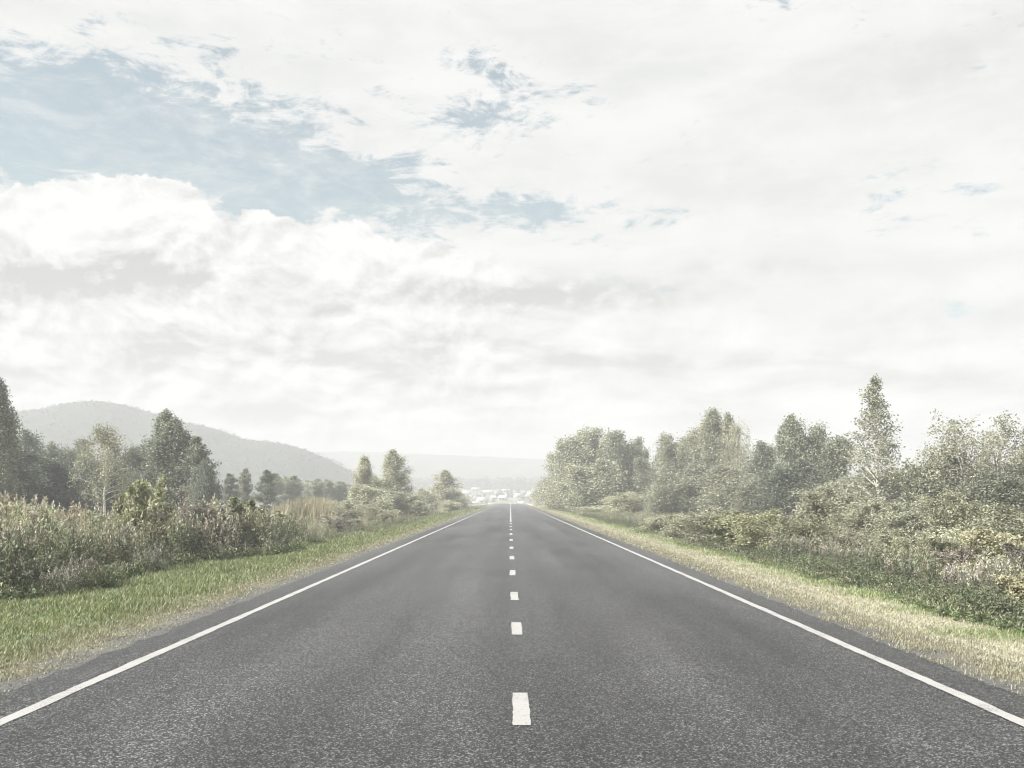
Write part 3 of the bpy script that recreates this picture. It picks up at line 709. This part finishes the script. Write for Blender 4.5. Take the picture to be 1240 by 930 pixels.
def bed(name, plants, label, seed):
    """plants: list of (kind, xy, scale array, tint (n,) )"""
    r = np.random.RandomState(seed); Vs, Qs, Cs, b = [], [], [], 0
    for kind, xy, sc in plants:
        var = WEED[kind]; pick = r.randint(0, len(var), len(xy))
        for v, (PV, PQ, PC) in enumerate(var):
            s = np.where(pick == v)[0]
            if not len(s): continue
            a = r.uniform(0, 6.283, len(s)); k = sc[s] * r.uniform(.78, 1.15, len(s))
            kw = k * r.uniform(.9, 1.3, len(s))
            ca, sa = np.cos(a) * kw, np.sin(a) * kw
            V = np.empty((len(s), len(PV), 3), np.float32)
            tx, ty = r.normal(0, .05, (2, len(s), 1))
            V[..., 0] = PV[:, 0] * ca[:, None] - PV[:, 1] * sa[:, None] + xy[s, 0:1] + tx * PV[:, 2]
            V[..., 1] = PV[:, 0] * sa[:, None] + PV[:, 1] * ca[:, None] + xy[s, 1:2] + ty * PV[:, 2]
            V[..., 2] = PV[:, 2] * k[:, None] + (gz(xy[s, 0], xy[s, 1]) - .02)[:, None]
            t = np.clip(1 + .16 * r.normal(0, 1, (len(s), 1, 1)), .6, 1.5) * (1 + .04 * r.normal(0, 1, (len(s), 1, 3)))
            C = (PC[None] * t).astype(np.float32)
            Q = PQ[None] + (b + np.arange(len(s)) * len(PV))[:, None, None]
            Vs.append(V.reshape(-1, 3)); Cs.append(C.reshape(-1, 3)); Qs.append(Q.reshape(-1, 4)); b += V.shape[0] * V.shape[1]
    me = mesh(name, np.concatenate(Vs), [np.concatenate(Qs)], MAT_WEED, np.clip(np.concatenate(Cs), .006, .8))
    return tag(obj(name, me), label, 'weeds', kind='stuff')

LEDGE = lambda y: -8.3 + 1.3 * smooth01((y - 19) / 10) + .45 * wob(y, 0 * y, 6, 20) + .9 * smooth01((y - 32) / 20)
REDGE = lambda y: 6.2 + .18 * wob(y, 0 * y, 5, 21)
def lbed(n, depth0, depth1, y0, y1, seed, pw=1.0):
    return sample_strip(n, lambda y: LEDGE(y) - depth1, lambda y: LEDGE(y) - depth0, y0, y1, seed, pw)
def rbed(n, d0, d1, y0, y1, seed, pw=1.0):
    return sample_strip(n, lambda y: REDGE(y) + d0, lambda y: REDGE(y) + d1, y0, y1, seed, pw)
def sc(xy, s, near=30.): return s * np.clip(1 + .14 * wob(xy[:, 0], xy[:, 1], 3.5, 22), .7, 1.3) * np.where(xy[:, 0] < 0, 1 - .58 * smooth01((xy[:, 1] - 27) / 13), 1)
def keep(xy, seed, wl, lo): return xy[wob(xy[:, 0], xy[:, 1], wl, seed) > lo]

a1 = keep(lbed(1500, 1.0, 9, 10, 60, 201), 30, 6, -.2); a2 = lbed(900, .2, 7, 10, 70, 202); a3 = lbed(800, 0.1, 3, 10, 70, 203); a4 = keep(lbed(900, .3, 5, 10, 60, 204), 31, 4, -.1)
a5 = lbed(1300, -.35, .8, 10, 100, 205); a6 = lbed(1500, 7, 34, 20, 110, 206); a7 = lbed(900, 2, 14, 50, 190, 207); a8 = keep(lbed(700, -.4, 1.0, 10, 50, 208), 36, 3, .35)
bed('tall_weeds', [('reed', a1, sc(a1, 1.04)), ('herb', a2, sc(a2, .98)), ('dark', a3, sc(a3, .80)), ('dry', a4, sc(a4, .98)), ('mallow', a5, sc(a5, .75)), ('reed', a6, sc(a6, 1.08)), ('herb', a7, sc(a7, .95)), ('dry', a8, sc(a8, .62))],
    'tall feathery weeds and reeds beyond the left grass', 210)
b1 = rbed(1600, -.1, 1.3, 5, 80, 301); b2 = rbed(1000, 1.2, 6, 8, 90, 302); b3 = keep(rbed(1500, .7, 5, 8, 60, 303), 33, 3.4, .1); b4 = rbed(900, .8, 3, 7, 60, 304); b5 = rbed(1200, 4, 24, 14, 110, 305); b6 = rbed(500, 0.2, 4, 60, 190, 306); b7 = rbed(900, -.5, .3, 5, 60, 307)
bed('bank_weeds', [('low', b1, sc(b1, .76)), ('herb', b2, sc(b2, .58)), ('dry', b3, sc(b3, .66)), ('dark', b4, sc(b4, .5)), ('herb', b5, sc(b5, .55)), ('herb', b6, sc(b6, .4)), ('mallow', b7, sc(b7, .42))],
    'green and brown weeds covering the right bank', 310)

# straw coloured mound of tall grass on the left
def mound():
    r = np.random.RandomState(77); n = 5200
    d0 = 68.; x0 = at(380, d0); c = np.stack([x0 + r.normal(0, 1.9, n), d0 + r.normal(0, 1.6, n)], 1)
    q = np.exp(-((c[:, 0] - x0) / 2.6) ** 2)
    return tag(None or grass_obj('tall_straw_grass', [blades(n, c, (1.0 + .9 * q) * r.uniform(.7, 1.1, n), r.uniform(.03, .06, n), .35, huevary((.34, .31, .20), n, 78, .2, (.2, .19, .11), .3), 79)],
        'straw coloured mound of tall grass in the left field', 'grass'), kind='stuff')
mound()

# ------------------------------------------------------------------ mountain and far hills
def ridge(px_pts, d, half_front, half_back, mat, name, label, seed, xstep, ext, rough):
    px = np.array([p[0] for p in px_pts], float); py = np.array([p[1] for p in px_pts], float)
    xr = (px - VPX) / F * d; zr = EYE + (HORIZON - py) / F * d
    xs = np.arange(xr[0] - ext[0], xr[-1] + ext[1], xstep)
    H = np.interp(xs, xr, zr)
    k = np.hanning(7); k /= k.sum(); H = np.convolve(np.pad(H, 3, mode='edge'), k, 'valid')
    fall = smooth01((xs - xs[0]) / ext[0]) * smooth01((xs[-1] - xs) / max(ext[1], 1)); H = H * fall
    ys = np.linspace(-half_front, half_back, 60)
    X, T = np.meshgrid(xs, ys)
    g = np.where(T < 0, .5 + .5 * np.cos(np.clip(-T / half_front, 0, 1) * pi), .5 + .5 * np.cos(np.clip(T / half_back, 0, 1) * pi))
    Hh = H[None, :] * g
    Z = Hh + rough * wob(X, T, 55, seed) * g * (1 - g) * 4 + .35 * rough * wob(X, T, 18, seed + 1) * np.minimum(1, Hh / 10) * (1 - .8 * np.exp(-(T / 12) ** 2))
    Z = np.where(Z < 1.0, Z - 3.0, Z)
    Y = d + T
    V = np.stack([X.ravel(), Y.ravel(), Z.ravel()], 1)
    nx = len(xs); i = (np.arange(nx - 1)[None, :] + nx * np.arange(59)[:, None]).ravel()
    o = obj(name, mesh(name, V, [np.stack([i, i + 1, i + 1 + nx, i + nx], 1)], mat, smooth=True))
    tag(o, label, kind='structure')
    return X, Y, Z, T
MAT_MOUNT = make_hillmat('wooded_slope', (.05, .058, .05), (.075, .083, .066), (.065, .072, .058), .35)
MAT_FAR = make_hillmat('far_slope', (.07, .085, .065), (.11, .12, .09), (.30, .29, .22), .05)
DM = 430.
MX, MY, MZ, MT = ridge([(-260, 560), (-120, 530), (-30, 512), (10, 504), (30, 500), (45, 497), (56, 497.5), (75, 493), (90, 489), (105, 487), (120, 486), (135, 487), (150, 490), (175, 497), (190, 503), (205, 508), (230, 513), (255, 517), (272, 523), (285, 530), (300, 534), (330, 535.5), (350, 539), (370, 545), (390, 553), (405, 561), (420, 569), (436, 578), (450, 586)],
    DM, 110, 130, MAT_MOUNT, 'mountain', 'grey wooded mountain with a rounded summit on the left', 61, 4.0, (120, 60), .8)
DF = 930.
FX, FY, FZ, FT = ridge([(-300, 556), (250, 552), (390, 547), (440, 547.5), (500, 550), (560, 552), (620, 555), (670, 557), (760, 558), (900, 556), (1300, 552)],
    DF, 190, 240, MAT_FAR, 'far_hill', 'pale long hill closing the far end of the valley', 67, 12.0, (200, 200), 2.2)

def woodland(name, label, X, Y, Z, n, size, col, seed, per=9):
    r = np.random.RandomState(seed)
    c = np.stack([X, Y, Z], 1)
    V, Q = [], []
    m = len(c)
    h = size * r.uniform(.55, 1.35, m)
    idx = np.repeat(np.arange(m), per); k = len(idx)
    u = r.uniform(0, 1, k)
    P = c[idx] + np.stack([r.normal(0, .26, k), r.normal(0, .26, k), u * 1.0], 1) * (h[idx] * np.stack([1.15 - u * .6, 1.15 - u * .6, np.ones(k)]))[:].T
    ln = h[idx] * r.uniform(.35, .7, k)
    Vv, Qq = leafset(r, P, ln, ln * .8, .2)
    cc = np.array(col) * (r.uniform(.8, 1.2, m)[idx])[:, None] * r.uniform(.8, 1.2, k)[:, None]
    return tag(obj(name, mesh(name, Vv, [Qq], MAT_GRASS, np.repeat(cc, 4, 0))), label, 'woodland', kind='stuff')
r = np.random.RandomState(91)
msk = (MT < 25).ravel() & (MZ.ravel() > 3)
ids = np.where(msk)[0]; pick = r.choice(ids, 9000)
jx, jy = r.uniform(-2.5, 2.5, 9000), r.uniform(-1.5, 1.5, 9000)
woodland('mountain_woodland', 'low woodland covering the mountain slope and its ridge', MX.ravel()[pick] + jx, MY.ravel()[pick] + jy, MZ.ravel()[pick] - .5, 9000, .95, (.058, .066, .054), 92, 6)

# trees of the valley: a belt behind the village and trees between the houses
n = 2600; wx = r.uniform(-330, 330, n); wy = 735 + r.normal(0, 22, n) + 14 * wob(wx, 0 * wx, 120, 44)
n2 = 260; vx = r.uniform(-150, 120, n2); vy = r.uniform(470, 700, n2)
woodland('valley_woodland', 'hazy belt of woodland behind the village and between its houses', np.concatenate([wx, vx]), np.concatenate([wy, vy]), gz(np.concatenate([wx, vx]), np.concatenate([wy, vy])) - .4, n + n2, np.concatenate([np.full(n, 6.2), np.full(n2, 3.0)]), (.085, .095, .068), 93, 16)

# ------------------------------------------------------------------ village houses
MAT_WALL = plain('house_wall', (.62, .615, .59), .85, .06)
MAT_ROOF = plain('house_roof', (.50, .50, .49), .6, .08)
MAT_GLASS = plain('window_glass', (.09, .10, .11), .25, .1)
def box(x0, x1, y0, y1, z0, z1):
    V = np.array([[x0, y0, z0], [x1, y0, z0], [x1, y1, z0], [x0, y1, z0], [x0, y0, z1], [x1, y0, z1], [x1, y1, z1], [x0, y1, z1]], float)
    return V, np.array([[0, 3, 2, 1], [4, 5, 6, 7], [0, 1, 5, 4], [1, 2, 6, 5], [2, 3, 7, 6], [3, 0, 4, 7]])
def gable_walls(w, dp, hw, hr):
    V = np.array([[-w / 2, -dp / 2, 0], [w / 2, -dp / 2, 0], [w / 2, dp / 2, 0], [-w / 2, dp / 2, 0], [-w / 2, -dp / 2, hw], [w / 2, -dp / 2, hw], [w / 2, dp / 2, hw], [-w / 2, dp / 2, hw], [-w / 2, 0, hw + hr - .05], [w / 2, 0, hw + hr - .05]], float)
    return V, [np.array([[0, 1, 5, 4], [2, 3, 7, 6], [0, 3, 2, 1]]), np.array([[1, 2, 6, 9, 5], [3, 0, 4, 8, 7]])]
def gable_roof(w, dp, hw, hr, e=.35, t=.16):
    sl = hr / (dp / 2); V, Q = [], []
    for s in (-1, 1):
        b = len(V)
        for xx in (-w / 2 - e, w / 2 + e):
            for (yy, zz) in ((s * (dp / 2 + e), hw - e * sl), (0, hw + hr)):
                V += [[xx, yy, zz], [xx, yy, zz + t]]
        Q += [[b + 0, b + 2, b + 6, b + 4], [b + 1, b + 5, b + 7, b + 3], [b + 0, b + 1, b + 3, b + 2], [b + 4, b + 6, b + 7, b + 5], [b + 0, b + 4, b + 5, b + 1]]
    return np.array(V, float), np.array(Q)
def house(px, py, d, wpx, hpx, label, tint=(1, 1, 1), roof=(1, 1, 1), turn=0., nwin=2):
    w = wpx / F * d; hw = hpx / F * d * .58; hr = hpx / F * d * .42; dp = max(3.5, w * .7)
    x = at(px, d); z = EYE + (HORIZON - py) / F * d
    z = gz1(x, d) - .3; hw += .3
    root = empty('house', (x, d, z), turn); tag(root, label, 'house', 'houses of the valley village')
    V, P = gable_walls(w, dp, hw, hr); o = obj('wall', mesh('wall', V, P, MAT_WALL), root); o.color = (*tint, 1)
    V, Q = gable_roof(w, dp, hw, hr); o = obj('roof', mesh('roof', V, [Q], MAT_ROOF), root); o.color = (*roof, 1)
    for k in range(nwin):
        xx = (k + .5) / nwin * w - w / 2; s = min(.55, w / nwin * .28)
        V, Q = box(xx - s, xx + s, -dp / 2 - .06, -dp / 2 + .05, hw * .38, hw * .80)
        obj('window', mesh('window', V, [Q], MAT_GLASS), root)
WH, GR, BR = (1, 1, 1), (.75, .76, .78), (.62, .52, .46)
house(506, 590, 560, 22, 6.0, 'long white shed behind the tall pale right twin tree', nwin=5)
house(529, 592, 540, 10, 5, 'small white house left of the roadside cone tree', WH, GR)
house(551, 594, 545, 10, 5, 'white house just right of the roadside cone tree', WH, WH)
house(564, 594, 580, 11, 6.5, 'white gabled house standing above the long low white one', WH, WH, .3)
house(572, 603, 470, 18, 4.5, 'long low white house near the left end of the village', WH, (.9, .9, .9), .1, 4)
house(584, 602, 480, 13, 8, 'tall white gabled house, largest left of the road', WH, (.8, .8, .8), .5)
house(591, 594, 600, 12, 5, 'grey roofed house uphill of the tall gabled one', WH, GR)
house(580, 608, 450, 8, 4, 'small white house lowest on the left, by the roadside bushes', WH, WH)
house(596, 605, 460, 8, 4, 'little grey house left of the road crest', GR, GR)
house(603, 595, 580, 6, 4.5, 'small bright white house alone above the road crest', WH, WH)
house(609, 600, 500, 9, 6, 'white house with steep roof straight above the road crest', WH, WH, -.4)
house(618, 598, 540, 12, 5.5, 'wide white house directly behind the centre of the road', WH, (.92, .92, .92), .2, 3)
house(622, 606, 455, 12, 4.5, 'low white house on the right of the centre line end', WH, (.95, .95, .95))
house(631, 605, 462, 9, 5.5, 'white gabled house right of the low one behind the crest', WH, WH, .6)
house(637, 600, 520, 9, 5, 'cream house between the road end and the right trees', (.95, .92, .85), GR)
house(645, 597, 560, 13, 5.5, 'wide pale house half hidden by the rounded trees on the right', WH, WH, 0, 3)
house(653, 604, 500, 10, 5, 'pale house behind the last low tree on the right', WH, GR)
house(559, 583, 690, 5, 7, 'narrow white tower house among the woodland belt', WH, WH)
house(424, 588, 640, 16, 6, 'pale house under the end of the mountain slope', WH, (.9, .9, .9), 0, 3)
house(567, 597, 530, 9, 4.5, 'white cottage between the two long white houses on the left', WH, WH, -.2)
house(576, 592, 640, 9, 4.5, 'small pale house just under the woodland belt left of the road', WH, GR)
house(599, 599, 520, 8, 4, 'grey walled cottage between the tall gabled house and the road', GR, WH)
house(613, 593, 620, 8, 4, 'farthest small house above the road end', WH, GR)
house(627, 599, 530, 8, 5, 'small gabled house in the gap right of the wide white house', WH, WH, .7)
house(640, 606, 455, 9, 4.5, 'white cottage beside the right edge line end', WH, WH, -.3)
house(650, 591, 620, 10, 4.5, 'pale house high up next to the rounded trees', WH, (.9, .9, .9))
house(588, 605, 455, 9, 4.5, 'white house in front of the tall gabled one', WH, (.85, .82, .8), -.5)
house(540, 597, 500, 9, 4.5, 'brown roofed house behind the cone tree', (.85, .82, .78), BR)

# ------------------------------------------------------------------ haze
def haze_box():
    V, Q = box(-1520, 1520, -140, 1920, -12, 60)
    m, nt, nd, lk = newmat('haze_air')
    p = N(nt, 'ShaderNodeVolumePrincipled')
    p.inputs['Color'].default_value = (.752, .768, .778, 1); p.inputs['Density'].default_value = HAZE
    p.inputs['Anisotropy'].default_value = 0.0
    o = N(nt, 'ShaderNodeOutputMaterial'); lk.new(p.outputs[0], o.inputs['Volume'])
    try: m.cycles.homogeneous_volume = True
    except Exception: pass
    h = obj('haze', mesh('haze', V, [Q], m)); tag(h, 'pale summer haze filling the valley', 'haze', kind='stuff')
HAZE = .0022
haze_box()

# ------------------------------------------------------------------ sky
SUN_EL, SUN_AZ = radians(44), radians(-112)          # azimuth from +Y towards +X : sun behind and to the left
SUN_STR, SKY_STR, EXPO = 4.8, .060, 1.55
W = bpy.data.worlds.new('World'); S.world = W; W.use_nodes = True
nt = W.node_tree; nt.nodes.clear(); lk = nt.links
tc = N(nt, 'ShaderNodeTexCoord'); D = tc.outputs['Generated']
sep = N(nt, 'ShaderNodeSeparateXYZ'); lk.new(D, sep.inputs[0])
dx, dy, dz = sep.outputs
AZ = M_(nt, 'ARCTAN2', dx, dy); EL = M_(nt, 'ARCSINE', dz)
sky = N(nt, 'ShaderNodeTexSky', sky_type='NISHITA', sun_disc=False, sun_elevation=SUN_EL, sun_rotation=SUN_AZ, altitude=200, air_density=1.0, dust_density=2.0, ozone_density=.6)
def rd(px, py):
    a = math.atan((px - VPX) / F); return a, math.atan((HORIZON - py) / F * cos(a))
def blob(px, py, sx, sy, tilt=0.):
    a, e = rd(px, py); u = M_(nt, 'SUBTRACT', AZ, a); v = M_(nt, 'SUBTRACT', EL, e)
    if tilt:
        c, s = cos(tilt), sin(tilt)
        u, v = M_(nt, 'ADD', M_(nt, 'MULTIPLY', u, c), M_(nt, 'MULTIPLY', v, s)), M_(nt, 'SUBTRACT', M_(nt, 'MULTIPLY', v, c), M_(nt, 'MULTIPLY', u, s))
    u = M_(nt, 'DIVIDE', u, sx / F * .9); v = M_(nt, 'DIVIDE', v, sy / F * .9)
    return M_(nt, 'EXPONENT', M_(nt, 'MULTIPLY', M_(nt, 'ADD', M_(nt, 'MULTIPLY', u, u), M_(nt, 'MULTIPLY', v, v)), -1.0))
def addall(L):
    s = L[0]
    for q in L[1:]: s = M_(nt, 'ADD', s, q)
    return s
def wt(b, k): return M_(nt, 'MULTIPLY', b, k)
zz = M_(nt, 'ADD', M_(nt, 'MAXIMUM', dz, 0.0), .10)
comb = N(nt, 'ShaderNodeCombineXYZ'); lk.new(M_(nt, 'DIVIDE', dx, zz), comb.inputs[0]); lk.new(M_(nt, 'DIVIDE', dy, zz), comb.inputs[1])
CP = comb.outputs[0]                                   # cloud-layer plane
comb2 = N(nt, 'ShaderNodeCombineXYZ'); lk.new(AZ, comb2.inputs[0]); lk.new(EL, comb2.inputs[1]); AE = comb2.outputs[0]

# high broken layer
n1 = NOISE(nt, MAPV(nt, CP, (1, 1, 1), (3.1, 1.7, 0)), 2.6, 9, .62, .35)
n2 = NOISE(nt, MAPV(nt, AE, (1, 2.6, 1)), 5.0, 8, .64, .5)
blue = addall([wt(blob(40, 150, 260, 80), 1.15), wt(blob(330, 205, 240, 66, -.12), .66), wt(blob(480, 245, 190, 36, -.1), .50), wt(blob(640, 140, 150, 34, .05), .52), wt(blob(590, 82, 40, 20), .34), wt(blob(400, 130, 130, 40, -.2), .40), wt(blob(620, 260, 130, 20, -.05), .45), wt(blob(1180, 25, 80, 30), .34), wt(blob(220, 40, 160, 16, -.05), .30)])
n3 = NOISE(nt, MAPV(nt, AE, (1, 2.4, 1), (4, 3, 0)), 13.0, 10, .70, .8); n4 = NOISE(nt, MAPV(nt, AE, (1, 3.2, 1), (9, 2, 0)), 34.0, 8, .68, .6)
def dev(n, k): return M_(nt, 'MULTIPLY', M_(nt, 'SUBTRACT', n, .5), k)
cov = addall([dev(n1, 1.0), dev(n2, 1.8), dev(n3, 2.2), dev(n4, 1.1), M_(nt, 'MULTIPLY', blue, -.80)])
behind = SS(nt, dy, -.1, .35)
veil = M_(nt, 'ADD', .16, M_(nt, 'MULTIPLY', SS(nt, M_(nt, 'ADD', M_(nt, 'MULTIPLY', n3, .6), M_(nt, 'MULTIPLY', n4, .4)), .40, .64), .36))
high = M_(nt, 'MAXIMUM', veil, SS(nt, cov, -.84, -.27))

# cumulus bank
bp = [(-200, 260), (-60, 232), (0, 226), (22, 217), (60, 213), (100, 211), (130, 208), (180, 208), (222, 214), (246, 235), (275, 262), (300, 250), (330, 253), (350, 264), (375, 268), (420, 263), (445, 268), (470, 285), (500, 290), (540, 287), (600, 300), (680, 318), (760, 322), (860, 345), (1000, 372), (1240, 380), (1500, 380)]
fc = N(nt, 'ShaderNodeFloatCurve'); mp = fc.mapping; cv = mp.curves[0]
pts = []
for px, py in bp:
    a, e = rd(px, py); pts.append(((a + 1.0) / 2.0, e / .5))
cv.points[0].location = (0, .3); cv.points[1].location = (1, .3)
for p in pts: cv.points.new(*p)
for p in cv.points: p.handle_type = 'AUTO'
mp.update()
lk.new(M_(nt, 'MULTIPLY', M_(nt, 'ADD', AZ, 1.0), .5), fc.inputs['Value'])
top = M_(nt, 'MULTIPLY', fc.outputs[0], .5)
bil = NOISE(nt, AE, 26, 7, .62, .3); bil2 = NOISE(nt, AE, 90, 5, .6)
vb = N(nt, 'ShaderNodeTexVoronoi', feature='SMOOTH_F1'); vb.inputs['Scale'].default_value = 34; vb.inputs['Smoothness'].default_value = .35
wv = N(nt, 'ShaderNodeVectorMath', operation='ADD'); lk.new(AE, wv.inputs[0])
cw_ = N(nt, 'ShaderNodeTexNoise'); cw_.inputs['Scale'].default_value = 30; cw_.inputs['Detail'].default_value = 4; lk.new(AE, cw_.inputs['Vector'])
cs_ = N(nt, 'ShaderNodeVectorMath', operation='SCALE'); lk.new(cw_.outputs['Color'], cs_.inputs[0]); cs_.inputs['Scale'].default_value = .03
lk.new(cs_.outputs[0], wv.inputs[1]); lk.new(wv.outputs[0], vb.inputs['Vector'])
disp = addall([M_(nt, 'MULTIPLY', M_(nt, 'SUBTRACT', bil, .5), .030), M_(nt, 'MULTIPLY', M_(nt, 'SUBTRACT', bil2, .5), .014), M_(nt, 'MULTIPLY', M_(nt, 'SUBTRACT', .45, vb.outputs['Distance']), .009)])
pA = NOISE(nt, MAPV(nt, AE, (1, 1.35, 1)), 10, 9, .60, .35); pB = NOISE(nt, MAPV(nt, AE, (1, 1.35, 1), (-.007, .012, 0)), 10, 9, .60, .35)
relief = M_(nt, 'MULTIPLY', M_(nt, 'SUBTRACT', pB, pA), 4.8)
depth = M_(nt, 'SUBTRACT', M_(nt, 'ADD', top, disp), EL)
softr = M_(nt, 'ADD', .005, M_(nt, 'MULTIPLY', SS(nt, AZ, -.14, .15), .05))
cum = SS(nt, depth, 0.0, softr)
cum = M_(nt, 'MULTIPLY', cum, behind)

# greys: soft undersides in the bank, flat streaks lower down
w1 = NOISE(nt, MAPV(nt, AE, (1, 2.2, 1)), 8, 7, .58, .5); w2 = NOISE(nt, MAPV(nt, AE, (1, 5.5, 1)), 7, 6, .55, .4); w3 = NOISE(nt, MAPV(nt, AE, (1, 1.5, 1), (2, 5, 0)), 34, 5, .6, .4)
spots = addall([wt(blob(110, 332, 160, 26), 1.2), wt(blob(300, 285, 110, 45), .25), wt(blob(720, 358, 190, 20), 1.15), wt(blob(700, 345, 120, 22), .35), wt(blob(955, 322, 45, 11, -.1), 1.0), wt(blob(845, 322, 28, 8), .7), wt(blob(925, 373, 16, 7), .8), wt(blob(1090, 390, 110, 30, -.1), .55), wt(blob(1222, 378, 24, 14), .6), wt(blob(480, 350, 90, 16), .45), wt(blob(250, 430, 240, 14), .5), wt(blob(760, 440, 220, 14), .5), wt(blob(150, 395, 160, 12), .35), wt(blob(1130, 80, 150, 45), .55), wt(blob(700, 60, 120, 40), .25), wt(blob(900, 240, 260, 60), .25), wt(blob(420, 470, 300, 10), .3)])
grey = M_(nt, 'MULTIPLY', spots, SS(nt, M_(nt, 'ADD', M_(nt, 'MULTIPLY', w1, .6), M_(nt, 'MULTIPLY', w3, .55)), .36, .70))
streak = M_(nt, 'MULTIPLY', M_(nt, 'MULTIPLY', SS(nt, w2, .42, .68), .60), M_(nt, 'SUBTRACT', 1.0, SS(nt, EL, .13, .24)))
under = M_(nt, 'MULTIPLY', SS(nt, depth, .015, .10), M_(nt, 'MULTIPLY', SS(nt, w1, .38, .66), .50))
shade = M_(nt, 'MAXIMUM', M_(nt, 'MINIMUM', addall([M_(nt, 'MULTIPLY', grey, 1.35), streak, under, M_(nt, 'MULTIPLY', relief, M_(nt, 'SUBTRACT', 1.0, M_(nt, 'MULTIPLY', SS(nt, AZ, -.10, .15), .7)))]), 1.0), 0.0)
CW, CG, CH = .338, .190, .318
white = MIX(nt, shade, (CW, CW * .995, CW * .98), (CG, CG * .985, CG * .97))
w4 = NOISE(nt, MAPV(nt, AE, (1, 4.0, 1), (1, 8, 0)), 6, 8, .6, .5)
highc = MIX(nt, M_(nt, 'MULTIPLY', SS(nt, M_(nt, 'ADD', M_(nt, 'MULTIPLY', n2, .5), M_(nt, 'MULTIPLY', w4, .5)), .40, .66), .6), (CH, CH * 1.0, CH * .985), (.228, .236, .236))
highc = MIX(nt, M_(nt, 'MULTIPLY', grey, .8), highc, (CG, CG * .985, CG * .97))
cloudc = MIX(nt, cum, highc, white)
cmask = M_(nt, 'MAXIMUM', high, cum)
skyc = N(nt, 'ShaderNodeVectorMath', operation='SCALE'); lk.new(sky.outputs[0], skyc.inputs[0]); skyc.inputs['Scale'].default_value = SKY_STR
skyt = MIX(nt, 1.0, skyc.outputs[0], (.95, 1.0, .78), 'MULTIPLY')
final = MIX(nt, cmask, skyt, cloudc)
bg = N(nt, 'ShaderNodeBackground'); lk.new(final, bg.inputs[0]); bg.inputs[1].default_value = 1.0
ow = N(nt, 'ShaderNodeOutputWorld'); lk.new(bg.outputs[0], ow.inputs[0])

sl = bpy.data.lights.new('sun', 'SUN'); sl.energy = SUN_STR; sl.angle = radians(.5); sl.color = (1, .975, .93)
so = bpy.data.objects.new('sun', sl); COL.objects.link(so)
from mathutils import Vector
sd = Vector((sin(SUN_AZ) * cos(SUN_EL), cos(SUN_AZ) * cos(SUN_EL), sin(SUN_EL)))
so.rotation_euler = sd.to_track_quat('Z', 'Y').to_euler(); so.location = (-30, -20, 60)

# ------------------------------------------------------------------ camera
cd = bpy.data.cameras.new('camera'); co = bpy.data.objects.new('camera', cd); COL.objects.link(co)
co.location = (0, 0, EYE); co.rotation_euler = (radians(90), 0, 0)
cd.sensor_width = 36; cd.lens = 36 * F / 1240
cd.shift_x = -(VPX - 620) / 1240; cd.shift_y = (HORIZON - 465) / 1240
cd.clip_start = .05; cd.clip_end = 6000
S.camera = co

S.view_settings.view_transform = 'Standard'; S.view_settings.look = 'None'
S.view_settings.exposure = EXPO; S.view_settings.gamma = 1
S.render.engine = 'CYCLES'
cy = S.cycles
cy.max_bounces = 6; cy.diffuse_bounces = 3; cy.glossy_bounces = 2; cy.transmission_bounces = 3; cy.transparent_max_bounces = 6; cy.volume_bounces = 0
cy.use_denoising = True; cy.denoising_prefilter = 'ACCURATE'; cy.denoising_input_passes = 'RGB_ALBEDO_NORMAL'; cy.filter_width = 1.1
cy.use_adaptive_sampling = False; cy.sampling_pattern = 'BLUE_NOISE'
